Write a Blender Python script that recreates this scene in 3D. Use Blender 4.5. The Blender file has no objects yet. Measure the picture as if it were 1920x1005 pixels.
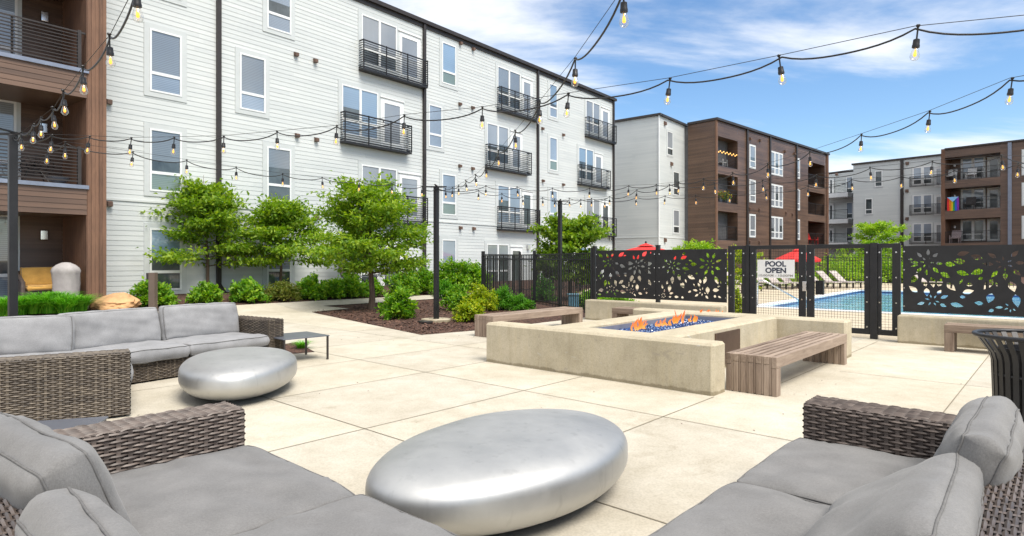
import bpy, bmesh, math, random
from mathutils import Vector, Matrix, noise
R = math.radians
random.seed(7)
scene = bpy.context.scene
col = scene.collection

# ------------------------------------------------------------------ camera
FPX, CX, HY, EYE = 1150.0, 960.0, 489.0, 1.45      # focal length and horizon measured on the 1920 px photograph
cam_d = bpy.data.cameras.new('camera'); cam = bpy.data.objects.new('camera', cam_d); col.objects.link(cam)
cam.location = (0, 0, EYE); cam.rotation_euler = (R(90), 0, 0)
cam_d.sensor_width = 36; cam_d.lens = FPX / 1920 * 36; cam_d.shift_y = -(502.5 - HY) / 1920
cam_d.clip_start = 0.05; cam_d.clip_end = 3000
scene.camera = cam

# ------------------------------------------------------------------ sky and sun
SUN_AZ, SUN_EL = 142.0, 57.0                        # azimuth clockwise from +Y
w = bpy.data.worlds.new('World'); scene.world = w; w.use_nodes = True
nt = w.node_tree; N = nt.nodes; L = nt.links
bg = N['Background']; bg.inputs['Strength'].default_value = 0.12
sky = N.new('ShaderNodeTexSky'); sky.sky_type = 'NISHITA'; sky.sun_disc = False
sky.sun_elevation = R(SUN_EL); sky.sun_rotation = R(SUN_AZ); sky.air_density = 1.0; sky.dust_density = 0.4; sky.ozone_density = 2.0
hs = N.new('ShaderNodeHueSaturation'); hs.inputs['Saturation'].default_value = 1.16; hs.inputs['Hue'].default_value = 0.50
hs.inputs['Value'].default_value = 1.18
L.new(sky.outputs[0], hs.inputs['Color'])
tc = N.new('ShaderNodeTexCoord'); sx = N.new('ShaderNodeSeparateXYZ'); L.new(tc.outputs['Generated'], sx.inputs[0])
def wm(op, a, b=None):
    m = N.new('ShaderNodeMath'); m.operation = op
    for i, v in enumerate((a, b)):
        if v is None: continue
        if isinstance(v, (int, float)): m.inputs[i].default_value = v
        else: L.new(v, m.inputs[i])
    return m.outputs[0]
zz = wm('ADD', wm('MAXIMUM', sx.outputs[2], 0.0), 0.16)
cx_ = wm('DIVIDE', sx.outputs[0], zz); cy_ = wm('DIVIDE', sx.outputs[1], zz)
cb = N.new('ShaderNodeCombineXYZ'); L.new(cx_, cb.inputs[0]); L.new(cy_, cb.inputs[1])
mp = N.new('ShaderNodeMapping'); mp.inputs['Rotation'].default_value = (0, 0, R(-10)); mp.inputs['Scale'].default_value = (0.55, 1.25, 1)
mp.inputs['Location'].default_value = (7.7, 1.9, 0); L.new(cb.outputs[0], mp.inputs[0])
n1 = N.new('ShaderNodeTexNoise'); n1.inputs['Scale'].default_value = 1.0; n1.inputs['Detail'].default_value = 9; n1.inputs['Roughness'].default_value = 0.58
n1.inputs['Distortion'].default_value = 0.35; L.new(mp.outputs[0], n1.inputs['Vector'])
rp = N.new('ShaderNodeValToRGB'); rp.color_ramp.elements[0].position = 0.47; rp.color_ramp.elements[1].position = 0.68
rp.color_ramp.interpolation = 'EASE'; _behind = wm('MULTIPLY', wm('MAXIMUM', wm('MULTIPLY', sx.outputs[1], -1.0), 0.0), 0.10)      # cloud lies to the left; unseen bank behind the camera added for fill light
_left = wm('MULTIPLY', wm('MINIMUM', wm('MAXIMUM', wm('SUBTRACT', 0.22, sx.outputs[0]), 0.0), 0.5), 0.26)
_up = wm('MULTIPLY', wm('MAXIMUM', wm('SUBTRACT', sx.outputs[2], 0.45), 0.0), 1.1)  # unseen cloud added overhead to lighten fill and the metal tables' reflections
L.new(wm('ADD', n1.outputs['Fac'], wm('ADD', _behind, wm('ADD', _left, _up))), rp.inputs[0])
mxc = N.new('ShaderNodeMix'); mxc.data_type = 'RGBA'; L.new(wm('MULTIPLY', rp.outputs[0], 0.9), mxc.inputs['Factor'])
L.new(hs.outputs[0], mxc.inputs['A']); mxc.inputs['B'].default_value = (7.2, 7.3, 7.5, 1)
L.new(mxc.outputs['Result'], bg.inputs['Color'])
sd = bpy.data.lights.new('sun', 'SUN'); sun = bpy.data.objects.new('sun', sd); col.objects.link(sun)
sd.energy = 3.6; sd.angle = R(30); sd.color = (1, 0.94, 0.85)
_az, _el = R(SUN_AZ), R(SUN_EL)
_sv = Vector((math.sin(_az) * math.cos(_el), math.cos(_az) * math.cos(_el), math.sin(_el)))
sun.rotation_euler = _sv.to_track_quat('Z', 'Y').to_euler(); sun.location = (0, -20, 40)
scene.view_settings.view_transform = 'Standard'; scene.view_settings.look = 'None'
scene.view_settings.exposure = 0.46; scene.view_settings.gamma = 1
scene.render.engine = 'CYCLES'
scene.cycles.max_bounces = 6; scene.cycles.transparent_max_bounces = 16; scene.cycles.use_denoising = True
scene.cycles.caustics_reflective = False; scene.cycles.caustics_refractive = False; scene.cycles.sample_clamp_indirect = 6

# ------------------------------------------------------------------ pixel -> world
def depth(px, py, d): return Vector(((px - CX) / FPX * d, d, EYE - (py - HY) / FPX * d))
def onz(px, py, z=0.0):
    d = (EYE - z) * FPX / (py - HY); return Vector(((px - CX) / FPX * d, d, z))
class Plane:                                         # a vertical plane: d runs along it, n points towards the camera side
    def __init__(s, x, y, ang):
        s.o = Vector((x, y, 0)); s.d = Vector((math.sin(ang), math.cos(ang), 0)); s.n = Vector((math.cos(ang), -math.sin(ang), 0))
    def shifted(s, off):
        p = Plane(0, 0, 0); p.o = s.o + s.n * off; p.d = s.d; p.n = s.n; return p
    def hit(s, px, py):
        r = Vector(((px - CX) / FPX, 1, -(py - HY) / FPX)); t = s.o.dot(s.n) / r.dot(s.n)
        q = r * t; return (q - s.o).dot(s.d), EYE + q.z
    def s(s_, px): return s_.hit(px, HY)[0]
    def z(s, px, py): return s.hit(px, py)[1]
    def pt(s, a, z, off=0): return s.o + s.d * a + s.n * off + Vector((0, 0, z))
_D = FPX / 59.35
FA = Plane((310 - CX) / FPX * _D, _D, math.atan((1890 - CX) / FPX))       # the long white facade
_P = R(42); E1 = Vector((math.cos(_P), -math.sin(_P), 0)); E2 = Vector((math.sin(_P), math.cos(_P), 0)); UP = Vector((0, 0, 1))
PO = onz(1337, 745)                                  # front right corner of the fire pit = origin of the patio grid
def pp(a, b, z=0): return PO + E1 * a + E2 * b + UP * z
_f = math.atan(FPX / (CX + 380)); F1 = Vector((math.cos(_f), -math.sin(_f), 0)); F2 = Vector((math.sin(_f), math.cos(_f), 0))
FO = onz(1645, 637); FO.z = 0                        # gate post = origin of the pool fence line
def qf(p): return (p - FA.o).dot(FA.n)               # distance in front of the facade
def gz(p):
    t = min(1, max(0, (6.2 - qf(p)) / 5.2)); return 0.40 * t * t * (3 - 2 * t)
def ong(px, py):                                     # where the pixel's ray meets the gently rising ground
    z = 0.0
    for _ in range(30):
        if py - HY < 4: break
        p = onz(px, py, z); z = 0.5 * z + 0.5 * gz(p)
    p = onz(px, py, z); p.z = gz(p); return p

# ------------------------------------------------------------------ mesh builder
class MB:
    def __init__(s): s.v = []; s.f = []; s.m = []; s.mi = 0
    def poly(s, pts):
        b = len(s.v); s.v += [tuple(p) for p in pts]; s.f.append(tuple(range(b, b + len(pts)))); s.m.append(s.mi)
    def box(s, o, ax, ay, az, x, y, z):
        b = len(s.v)
        for k in (0, 1):
            for j in (0, 1):
                for i in (0, 1): s.v.append(tuple(o + ax * x[i] + ay * y[j] + az * z[k]))
        fs = [(0, 2, 3, 1), (4, 5, 7, 6), (0, 1, 5, 4), (2, 6, 7, 3), (0, 4, 6, 2), (1, 3, 7, 5)]
        if ax.cross(ay).dot(az) * (x[1] - x[0]) * (y[1] - y[0]) * (z[1] - z[0]) < 0: fs = [tuple(reversed(f)) for f in fs]
        for f in fs: s.f.append(tuple(b + i for i in f)); s.m.append(s.mi)
    def pbox(s, pl, s0, s1, z0, z1, o0, o1): s.box(pl.o, pl.d, pl.n, UP, (s0, s1), (o0, o1), (z0, z1))
    def prism(s, base, h):                            # base: ring of points, h: vector
        n = len(base); b = len(s.v); s.v += [tuple(p) for p in base] + [tuple(p + h) for p in base]
        nv = Vector((0, 0, 0))
        for i in range(n): nv += Vector(base[i]).cross(Vector(base[(i + 1) % n]))
        flip = nv.dot(h) < 0
        fs = [tuple(reversed(range(n))), tuple(range(n, 2 * n))] + [(i, (i + 1) % n, n + (i + 1) % n, n + i) for i in range(n)]
        for f in fs: s.f.append(tuple(b + i for i in (reversed(f) if flip else f))); s.m.append(s.mi)
    def tube(s, pts, r, n=6, closed=False, cap=True):
        pts = [Vector(p) for p in pts]; k = len(pts); rs = r if isinstance(r, (list, tuple)) else [r] * k
        b = len(s.v); up = None
        for i, p in enumerate(pts):
            t = (pts[(i + 1) % k] - pts[i - 1]) if closed else (pts[min(i + 1, k - 1)] - pts[max(i - 1, 0)])
            if t.length < 1e-9: t = Vector((0, 0, 1))
            t.normalize()
            if up is None: up = Vector((0, 0, 1)) if abs(t.z) < 0.9 else Vector((1, 0, 0))
            u = (up - t * up.dot(t))
            if u.length < 1e-6: u = t.orthogonal()
            u.normalize(); up = u; vv = t.cross(u)
            for j in range(n):
                a = 2 * math.pi * j / n; s.v.append(tuple(p + (u * math.cos(a) + vv * math.sin(a)) * rs[i]))
        for i in range(k if closed else k - 1):
            i2 = (i + 1) % k
            for j in range(n):
                j2 = (j + 1) % n; s.f.append((b + i * n + j, b + i * n + j2, b + i2 * n + j2, b + i2 * n + j)); s.m.append(s.mi)
        if cap and not closed:
            s.f.append(tuple(b + j for j in reversed(range(n)))); s.m.append(s.mi)
            s.f.append(tuple(b + (k - 1) * n + j for j in range(n))); s.m.append(s.mi)
    def lathe(s, prof, c, n=16, axis=None):           # prof: (r, z)
        b = len(s.v)
        for (r, z) in prof:
            for j in range(n):
                a = 2 * math.pi * j / n; s.v.append((c[0] + r * math.cos(a), c[1] + r * math.sin(a), c[2] + z))
        for i in range(len(prof) - 1):
            for j in range(n):
                j2 = (j + 1) % n; s.f.append((b + i * n + j, b + i * n + j2, b + (i + 1) * n + j2, b + (i + 1) * n + j)); s.m.append(s.mi)
        s.f.append(tuple(b + j for j in reversed(range(n)))); s.m.append(s.mi)
        s.f.append(tuple(b + (len(prof) - 1) * n + j for j in range(n))); s.m.append(s.mi)
    def grid(s, rows, wrap=False):                    # rows of points
        b = len(s.v); nr = len(rows); nc = len(rows[0])
        for r in rows: s.v += [tuple(p) for p in r]
        for i in range(nr - 1):
            for j in range(nc if wrap else nc - 1):
                j2 = (j + 1) % nc; s.f.append((b + i * nc + j, b + i * nc + j2, b + (i + 1) * nc + j2, b + (i + 1) * nc + j)); s.m.append(s.mi)
    def build(s, name, mats, parent=None, root=None, smooth=False, bevel=0):
        if not isinstance(mats, (list, tuple)): mats = [mats]
        off = root if root is not None else (root_loc(parent) if parent else Vector((0, 0, 0)))
        me = bpy.data.meshes.new(name)
        me.from_pydata([(x - off[0], y - off[1], z - off[2]) for x, y, z in s.v], [], s.f)
        for m in mats: me.materials.append(m)
        if len(mats) > 1: me.polygons.foreach_set('material_index', s.m)
        if bevel:
            bm = bmesh.new(); bm.from_mesh(me)
            es = [e for e in bm.edges if len(e.link_faces) == 2 and e.calc_face_angle(0) > 0.5]
            bmesh.ops.bevel(bm, geom=es, offset=bevel, segments=2, affect='EDGES', profile=0.6, clamp_overlap=True)
            bm.to_mesh(me); bm.free()
        if smooth:
            me.polygons.foreach_set('use_smooth', [True] * len(me.polygons))
            if smooth != True: me.set_sharp_from_angle(angle=smooth)
        me.update()
        o = bpy.data.objects.new(name, me); col.objects.link(o)
        if parent: o.parent = parent
        elif root is not None: o.location = root
        return o
def root_loc(o):
    while o.parent: o = o.parent
    return Vector(o.location)
def tag(o, label, cat=None, group=None, kind=None):
    o['label'] = label
    if cat: o['category'] = cat
    if group: o['group'] = group
    if kind: o['kind'] = kind
    return o
def thing(name, label, cat, loc, group=None):
    o = bpy.data.objects.new(name, None); o.location = loc; o.empty_display_size = 0.1; col.objects.link(o)
    return tag(o, label, cat, group)
def copy_tree(o, parent=None):
    c = o.copy(); col.objects.link(c); c.parent = parent
    for ch in list(o.children): copy_tree(ch, c)
    return c

# ------------------------------------------------------------------ materials
def newmat(name):
    m = bpy.data.materials.new(name); m.use_nodes = True
    return m, m.node_tree.nodes, m.node_tree.links, m.node_tree.nodes['Principled BSDF']
def ramp(N_, stops, interp='LINEAR'):
    r = N_.new('ShaderNodeValToRGB'); r.color_ramp.interpolation = interp
    e = r.color_ramp.elements
    while len(e) < len(stops): e.new(0.5)
    for el, (p, c) in zip(e, stops): el.position = p; el.color = (*c, 1) if len(c) == 3 else c
    return r
def tex(N_, L_, kind, scale, vec=None, **kw):
    t = N_.new(kind); t.inputs['Scale'].default_value = scale
    for k, v in kw.items(): t.inputs[k].default_value = v
    if vec is not None: L_.new(vec, t.inputs['Vector'])
    return t
def mixc(N_, L_, fac, a, b, mode='MIX'):
    m = N_.new('ShaderNodeMix'); m.data_type = 'RGBA'; m.blend_type = mode
    for key, v in (('Factor', fac), ('A', a), ('B', b)):
        if isinstance(v, (int, float)): m.inputs[key].default_value = v
        elif isinstance(v, tuple): m.inputs[key].default_value = (*v, 1) if len(v) == 3 else v
        else: L_.new(v, m.inputs[key])
    return m.outputs['Result']
def math_(N_, L_, op, a, b=None):
    m = N_.new('ShaderNodeMath'); m.operation = op
    for i, v in enumerate((a, b)):
        if v is None: continue
        if isinstance(v, (int, float)): m.inputs[i].default_value = v
        else: L_.new(v, m.inputs[i])
    return m.outputs[0]
def coords(N_, L_, scale=(1, 1, 1), rot=(0, 0, 0), src='Object'):
    t = N_.new('ShaderNodeTexCoord'); m = N_.new('ShaderNodeMapping')
    m.inputs['Scale'].default_value = scale; m.inputs['Rotation'].default_value = rot
    L_.new(t.outputs[src], m.inputs[0]); return m.outputs[0]
def bump(N_, L_, P, h, strength, dist=0.01):
    b = N_.new('ShaderNodeBump'); b.inputs['Strength'].default_value = strength; b.inputs['Distance'].default_value = dist
    L_.new(h, b.inputs['Height']); L_.new(b.outputs[0], P.inputs['Normal'])
def pm(name, base, rough=0.6, metal=0.0, var=0.25, vs=3.0, bs=0.0, bscale=60, stretch=(1, 1, 1), spec=0.5, rot=(0, 0, 0)):
    m, N_, L_, P = newmat(name)
    v = coords(N_, L_, stretch, rot)
    n = tex(N_, L_, 'ShaderNodeTexNoise', vs, v, Detail=6.0, Roughness=0.65)
    lo = tuple(c * (1 - var) for c in base); hi = tuple(min(1, c * (1 + var)) for c in base)
    r = ramp(N_, [(0.3, lo), (0.7, hi)]); L_.new(n.outputs['Fac'], r.inputs[0]); L_.new(r.outputs[0], P.inputs['Base Color'])
    P.inputs['Roughness'].default_value = rough; P.inputs['Metallic'].default_value = metal; P.inputs['Specular IOR Level'].default_value = spec
    if bs:
        b = tex(N_, L_, 'ShaderNodeTexNoise', bscale, v, Detail=4.0); bump(N_, L_, P, b.outputs['Fac'], bs)
    return m
M = {}
def wood(name, dark, light, axis='x', rough=0.75, grain=22, board=0.0):
    m, N_, L_, P = newmat(name)
    st = {'x': (0.8, 8, 8), 'y': (8, 0.8, 8), 'z': (8, 8, 0.8)}[axis]
    v = coords(N_, L_, st)
    n = tex(N_, L_, 'ShaderNodeTexNoise', grain / 8, v, Detail=8.0, Roughness=0.7, Distortion=0.6)
    n2 = tex(N_, L_, 'ShaderNodeTexNoise', 1.3, coords(N_, L_), Detail=4.0)
    f = math_(N_, L_, 'ADD', math_(N_, L_, 'MULTIPLY', n.outputs['Fac'], 0.65), math_(N_, L_, 'MULTIPLY', n2.outputs['Fac'], 0.35))
    oi = N_.new('ShaderNodeNewGeometry')
    f = math_(N_, L_, 'ADD', f, math_(N_, L_, 'MULTIPLY', math_(N_, L_, 'SUBTRACT', oi.outputs['Random Per Island'], 0.5), 0.22))
    r = ramp(N_, [(0.32, dark), (0.68, light)]); L_.new(f, r.inputs[0]); L_.new(r.outputs[0], P.inputs['Base Color'])
    P.inputs['Roughness'].default_value = rough; bump(N_, L_, P, n.outputs['Fac'], 0.35, 0.004)
    return m
def concrete(name, base, stain, bs=0.25, speck=True, sc=1.0, streak=False):
    m, N_, L_, P = newmat(name); v = coords(N_, L_)
    a = tex(N_, L_, 'ShaderNodeTexNoise', 0.55 * sc, v, Detail=8.0, Roughness=0.62)
    b = tex(N_, L_, 'ShaderNodeTexNoise', 3.1 * sc, v, Detail=8.0, Roughness=0.7)
    c = tex(N_, L_, 'ShaderNodeTexNoise', 70, v, Detail=3.0)
    r = ramp(N_, [(0.34, stain), (0.62, base)]); L_.new(a.outputs['Fac'], r.inputs[0])
    r2 = ramp(N_, [(0.3, (0.84, 0.83, 0.80)), (0.62, (1.0, 1.0, 1.0))]); L_.new(b.outputs['Fac'], r2.inputs[0])
    k = mixc(N_, L_, 1.0, r.outputs[0], r2.outputs[0], 'MULTIPLY')
    r3 = ramp(N_, [(0.3, (0.86, 0.86, 0.86)), (0.6, (1.04, 1.04, 1.04))]); L_.new(c.outputs['Fac'], r3.inputs[0])
    k = mixc(N_, L_, 1.0, k, r3.outputs[0], 'MULTIPLY')
    if speck:
        vo = tex(N_, L_, 'ShaderNodeTexVoronoi', 16, v); rr = ramp(N_, [(0.045, (0.5, 0.47, 0.42)), (0.09, (1, 1, 1))]); L_.new(vo.outputs['Distance'], rr.inputs[0])
        k = mixc(N_, L_, 0.6, k, rr.outputs[0], 'MULTIPLY')
    if streak:                                       # rain streaks, patched spots and pour lines
        st = tex(N_, L_, 'ShaderNodeTexNoise', 1.0, coords(N_, L_, (9, 9, .7)), Detail=6.0, Roughness=.7); r4 = ramp(N_, [(.30, (.90, .88, .84)), (.5, (1, 1, 1)), (.70, (1.04, 1.02, .96))]); L_.new(st.outputs['Fac'], r4.inputs[0])
        k = mixc(N_, L_, 1.0, k, r4.outputs[0], 'MULTIPLY')
        pt = tex(N_, L_, 'ShaderNodeTexNoise', 2.6, coords(N_, L_, (1, 1, 2.2)), Detail=9.0, Roughness=.62, Distortion=1.2); r5 = ramp(N_, [(.64, (0, 0, 0)), (.70, (1, 1, 1))]); L_.new(pt.outputs['Fac'], r5.inputs[0])
        k = mixc(N_, L_, math_(N_, L_, 'MULTIPLY', r5.outputs[0], .6), k, (.50, .49, .45))
        r6 = ramp(N_, [(.33, (1, 1, 1)), (.38, (0, 0, 0))]); L_.new(pt.outputs['Fac'], r6.inputs[0]); k = mixc(N_, L_, math_(N_, L_, 'MULTIPLY', r6.outputs[0], .4), k, (.28, .25, .21))
        sz = N_.new('ShaderNodeSeparateXYZ'); L_.new(v, sz.inputs[0]); dm = math_(N_, L_, 'ADD', sz.outputs[2], math_(N_, L_, 'MULTIPLY', b.outputs['Fac'], .09)); r7 = ramp(N_, [(.085, (.62, .60, .56)), (.10, (1, 1, 1))]); L_.new(dm, r7.inputs[0])
        k = mixc(N_, L_, 1.0, k, r7.outputs[0], 'MULTIPLY')
    L_.new(k, P.inputs['Base Color']); P.inputs['Roughness'].default_value = 0.85; P.inputs['Specular IOR Level'].default_value = 0.3
    bump(N_, L_, P, c.outputs['Fac'], bs, 0.004)
    return m
def leafmat(name, stops, trans=0.35):
    m, N_, L_, P = newmat(name)
    g = N_.new('ShaderNodeNewGeometry'); n = tex(N_, L_, 'ShaderNodeTexNoise', 1.7, coords(N_, L_), Detail=3.0)
    f = math_(N_, L_, 'ADD', math_(N_, L_, 'MULTIPLY', g.outputs['Random Per Island'], 0.6), math_(N_, L_, 'MULTIPLY', n.outputs['Fac'], 0.5))
    r = ramp(N_, stops); L_.new(f, r.inputs[0]); L_.new(r.outputs[0], P.inputs['Base Color'])
    P.inputs['Roughness'].default_value = 0.5; P.inputs['Specular IOR Level'].default_value = 0.35
    t = N_.new('ShaderNodeBsdfTranslucent'); hv = N_.new('ShaderNodeHueSaturation'); hv.inputs['Value'].default_value = 1.5; hv.inputs['Saturation'].default_value = 1.1
    L_.new(r.outputs[0], hv.inputs['Color']); L_.new(hv.outputs[0], t.inputs['Color'])
    mx = N_.new('ShaderNodeMixShader'); mx.inputs[0].default_value = trans; L_.new(P.outputs[0], mx.inputs[1]); L_.new(t.outputs[0], mx.inputs[2])
    L_.new(mx.outputs[0], N_['Material Output'].inputs['Surface'])
    return m
def blindmat(name, slat, gap, pitch, axis='z', coat=1.0):   # a blind seen through its pane: slats with dark gaps, under a glossy coat
    m, N_, L_, P = newmat(name); v = coords(N_, L_); s = N_.new('ShaderNodeSeparateXYZ'); L_.new(v, s.inputs[0])
    k = s.outputs[2] if axis == 'z' else math_(N_, L_, 'ADD', s.outputs[0], s.outputs[1])
    fr = math_(N_, L_, 'FRACT', math_(N_, L_, 'DIVIDE', k, pitch))
    r = ramp(N_, [(0.0, gap), (0.16, gap), (0.26, slat), (1.0, tuple(c * 0.9 for c in slat))]); L_.new(fr, r.inputs[0])
    n = tex(N_, L_, 'ShaderNodeTexNoise', 0.4, v, Detail=2.0); r2 = ramp(N_, [(0.35, (0.75,) * 3), (0.65, (1.1,) * 3)]); L_.new(n.outputs['Fac'], r2.inputs[0])
    L_.new(mixc(N_, L_, 1.0, r.outputs[0], r2.outputs[0], 'MULTIPLY'), P.inputs['Base Color'])
    P.inputs['Roughness'].default_value = 0.6; P.inputs['Coat Weight'].default_value = coat; P.inputs['Coat Roughness'].default_value = 0.02; P.inputs['Coat IOR'].default_value = 1.9
    return m
def emis(name, c, s):
    m, N_, L_, P = newmat(name); P.inputs['Base Color'].default_value = (*c, 1); P.inputs['Emission Color'].default_value = (*c, 1); P.inputs['Emission Strength'].default_value = s
    return m

def siding_mat(name, base, lo):
    m, N_, L_, P = newmat(name); v = coords(N_, L_, (0.25, 0.25, 7))
    n = tex(N_, L_, 'ShaderNodeTexNoise', 1.0, v, Detail=5.0); n2 = tex(N_, L_, 'ShaderNodeTexNoise', 0.35, coords(N_, L_), Detail=5.0)
    g = N_.new('ShaderNodeNewGeometry')
    f = math_(N_, L_, 'ADD', math_(N_, L_, 'MULTIPLY', n.outputs['Fac'], 0.5), math_(N_, L_, 'MULTIPLY', n2.outputs['Fac'], 0.5))
    f = math_(N_, L_, 'ADD', f, math_(N_, L_, 'MULTIPLY', math_(N_, L_, 'SUBTRACT', g.outputs['Random Per Island'], 0.5), 0.18))
    r = ramp(N_, [(0.3, lo), (0.65, base)]); L_.new(f, r.inputs[0]); L_.new(r.outputs[0], P.inputs['Base Color'])
    P.inputs['Roughness'].default_value = 0.42; P.inputs['Specular IOR Level'].default_value = 0.45
    b = tex(N_, L_, 'ShaderNodeTexNoise', 40, coords(N_, L_, (1, 1, 1)), Detail=3.0); bump(N_, L_, P, b.outputs['Fac'], 0.08, 0.004)
    return m
M['siding'] = siding_mat('painted_siding', (0.60, 0.625, 0.615), (0.50, 0.53, 0.53))
M['casing'] = pm('pale_casing', (0.52, 0.55, 0.55), 0.5, var=0.05)
M['trim'] = pm('white_trim', (0.74, 0.76, 0.76), 0.4, var=0.05)
M['brown'] = siding_mat('brown_boards', (0.155, 0.094, 0.064), (0.068, 0.042, 0.030))
M['brown2'] = wood('brown_vertical_boards', (0.095, 0.05, 0.032), (0.21, 0.112, 0.068), 'z')
M['black'] = pm('black_metal', (0.018, 0.018, 0.02), 0.42, 0.3, var=0.3, vs=4, bs=0.04)
M['bronze'] = pm('dark_bronze_metal', (0.045, 0.038, 0.036), 0.45, 0.4, var=0.2)
M['vent'] = pm('brown_vent', (0.12, 0.07, 0.05), 0.6)
M['pane_h'] = blindmat('pane_with_blind', (0.27, 0.34, 0.43), (0.12, 0.16, 0.21), 0.055)
M['pane_h2'] = blindmat('pane_with_grey_blind', (0.20, 0.235, 0.27), (0.09, 0.11, 0.13), 0.055)
M['pane_h3'] = blindmat('pane_with_blue_reflection', (0.22, 0.33, 0.46), (0.19, 0.29, 0.41), 0.09)  # blue of reflected sky put into the pane's colour
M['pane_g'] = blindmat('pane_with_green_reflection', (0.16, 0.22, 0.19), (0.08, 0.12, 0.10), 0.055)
M['pane_v'] = blindmat('pane_with_vertical_blind', (0.28, 0.31, 0.34), (0.19, 0.21, 0.24), 0.09, 'x')
M['pane_d'] = pm('dark_pane', (0.07, 0.085, 0.09), 0.03, var=0.7, vs=0.8, spec=1.0)
M['roofing'] = pm('roofing', (0.10, 0.10, 0.105), 0.8)
M['concrete'] = concrete('cast_concrete', (0.53, 0.47, 0.355), (0.43, 0.38, 0.28), sc=1.6, streak=True)
M['patio'] = concrete('patio_concrete', (0.555, 0.518, 0.44), (0.475, 0.432, 0.352), 0.15, False)
def slab_tones():                                    # every slab between the sawn joints was poured with its own slight tone
    nt_ = M['patio'].node_tree; N_, L_ = nt_.nodes, nt_.links; P = N_['Principled BSDF']; src = P.inputs['Base Color'].links[0].from_socket
    t = N_.new('ShaderNodeTexCoord'); idx = []
    for e, cuts in ((E1, (-8.0, -6.4, -4.85, -3.36, -1.68, 0.02, 1.92, 3.6)), (E2, (-5.2, -3.21, -1.13, 0.85, 2.52))):
        d = N_.new('ShaderNodeVectorMath'); d.operation = 'DOT_PRODUCT'; L_.new(t.outputs['Object'], d.inputs[0]); d.inputs[1].default_value = e; acc = None
        for k in cuts:
            g = math_(N_, L_, 'GREATER_THAN', d.outputs['Value'], k + PO.dot(e)); acc = g if acc is None else math_(N_, L_, 'ADD', acc, g)
        idx.append(acc)
    wn = N_.new('ShaderNodeTexWhiteNoise'); wn.noise_dimensions = '2D'; c = N_.new('ShaderNodeCombineXYZ'); L_.new(idx[0], c.inputs[0]); L_.new(idx[1], c.inputs[1]); L_.new(c.outputs[0], wn.inputs['Vector'])
    r = ramp(N_, [(0, (.90, .90, .91)), (1, (1.04, 1.03, 1.0))]); L_.new(wn.outputs['Value'], r.inputs[0])
    b = tex(N_, L_, 'ShaderNodeTexNoise', 1.4, t.outputs['Object'], Detail=9.0, Roughness=0.75, Distortion=0.8); r2 = ramp(N_, [(.30, (.80, .78, .74)), (.43, (1, 1, 1))]); L_.new(b.outputs['Fac'], r2.inputs[0])
    k = mixc(N_, L_, 1.0, mixc(N_, L_, 1.0, src, r.outputs[0], 'MULTIPLY'), r2.outputs[0], 'MULTIPLY')
    v = tex(N_, L_, 'ShaderNodeTexVoronoi', 2.3, t.outputs['Object']); r3 = ramp(N_, [(.012, (.55, .5, .42)), (.022, (1, 1, 1))]); L_.new(v.outputs['Distance'], r3.inputs[0])
    L_.new(mixc(N_, L_, .8, k, r3.outputs[0], 'MULTIPLY'), P.inputs['Base Color'])
slab_tones()
M['joint'] = pm('saw_cut', (0.20, 0.17, 0.12), 0.9)
M['deckc'] = concrete('pool_deck_concrete', (0.56, 0.49, 0.37), (0.50, 0.42, 0.31), 0.15, False)
def mulch():
    m, N_, L_, P = newmat('mulch'); v = coords(N_, L_)
    vo = tex(N_, L_, 'ShaderNodeTexVoronoi', 26, v); n = tex(N_, L_, 'ShaderNodeTexNoise', 3, v, Detail=6.0)
    s = N_.new('ShaderNodeSeparateColor'); L_.new(vo.outputs['Color'], s.inputs[0])
    f = math_(N_, L_, 'ADD', math_(N_, L_, 'MULTIPLY', s.outputs[0], 0.6), math_(N_, L_, 'MULTIPLY', n.outputs['Fac'], 0.4))
    r = ramp(N_, [(0.2, (0.022, 0.011, 0.008)), (0.55, (0.075, 0.034, 0.022)), (0.8, (0.15, 0.075, 0.05))]); L_.new(f, r.inputs[0]); L_.new(r.outputs[0], P.inputs['Base Color'])
    P.inputs['Roughness'].default_value = 0.95; bump(N_, L_, P, vo.outputs['Distance'], 1.0, 0.03); return m
M['mulch'] = mulch()
M['chip'] = wood('mulch_chip', (0.03, 0.014, 0.01), (0.17, 0.085, 0.055), 'x')
def wickermat(name, lo, mid, hi):
    m, N_, L_, P = newmat(name); g = N_.new('ShaderNodeNewGeometry')
    n = tex(N_, L_, 'ShaderNodeTexNoise', 18, coords(N_, L_), Detail=5.0)
    f = math_(N_, L_, 'ADD', math_(N_, L_, 'MULTIPLY', g.outputs['Random Per Island'], 0.55), math_(N_, L_, 'MULTIPLY', n.outputs['Fac'], 0.45))
    r = ramp(N_, [(0.15, lo), (0.5, mid), (0.85, hi)]); L_.new(f, r.inputs[0]); L_.new(r.outputs[0], P.inputs['Base Color'])
    P.inputs['Roughness'].default_value = 0.42; P.inputs['Specular IOR Level'].default_value = 0.5; return m
M['wick_dark'] = wickermat('dark_brown_wicker', (0.05, 0.038, 0.033), (0.09, 0.069, 0.059), (0.15, 0.118, 0.10))
M['wick_tan'] = wickermat('weathered_wicker', (0.04, 0.031, 0.024), (0.085, 0.067, 0.051), (0.16, 0.13, 0.096))
M['wick_core'] = pm('wicker_shadow', (0.02, 0.015, 0.013), 0.8)
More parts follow.
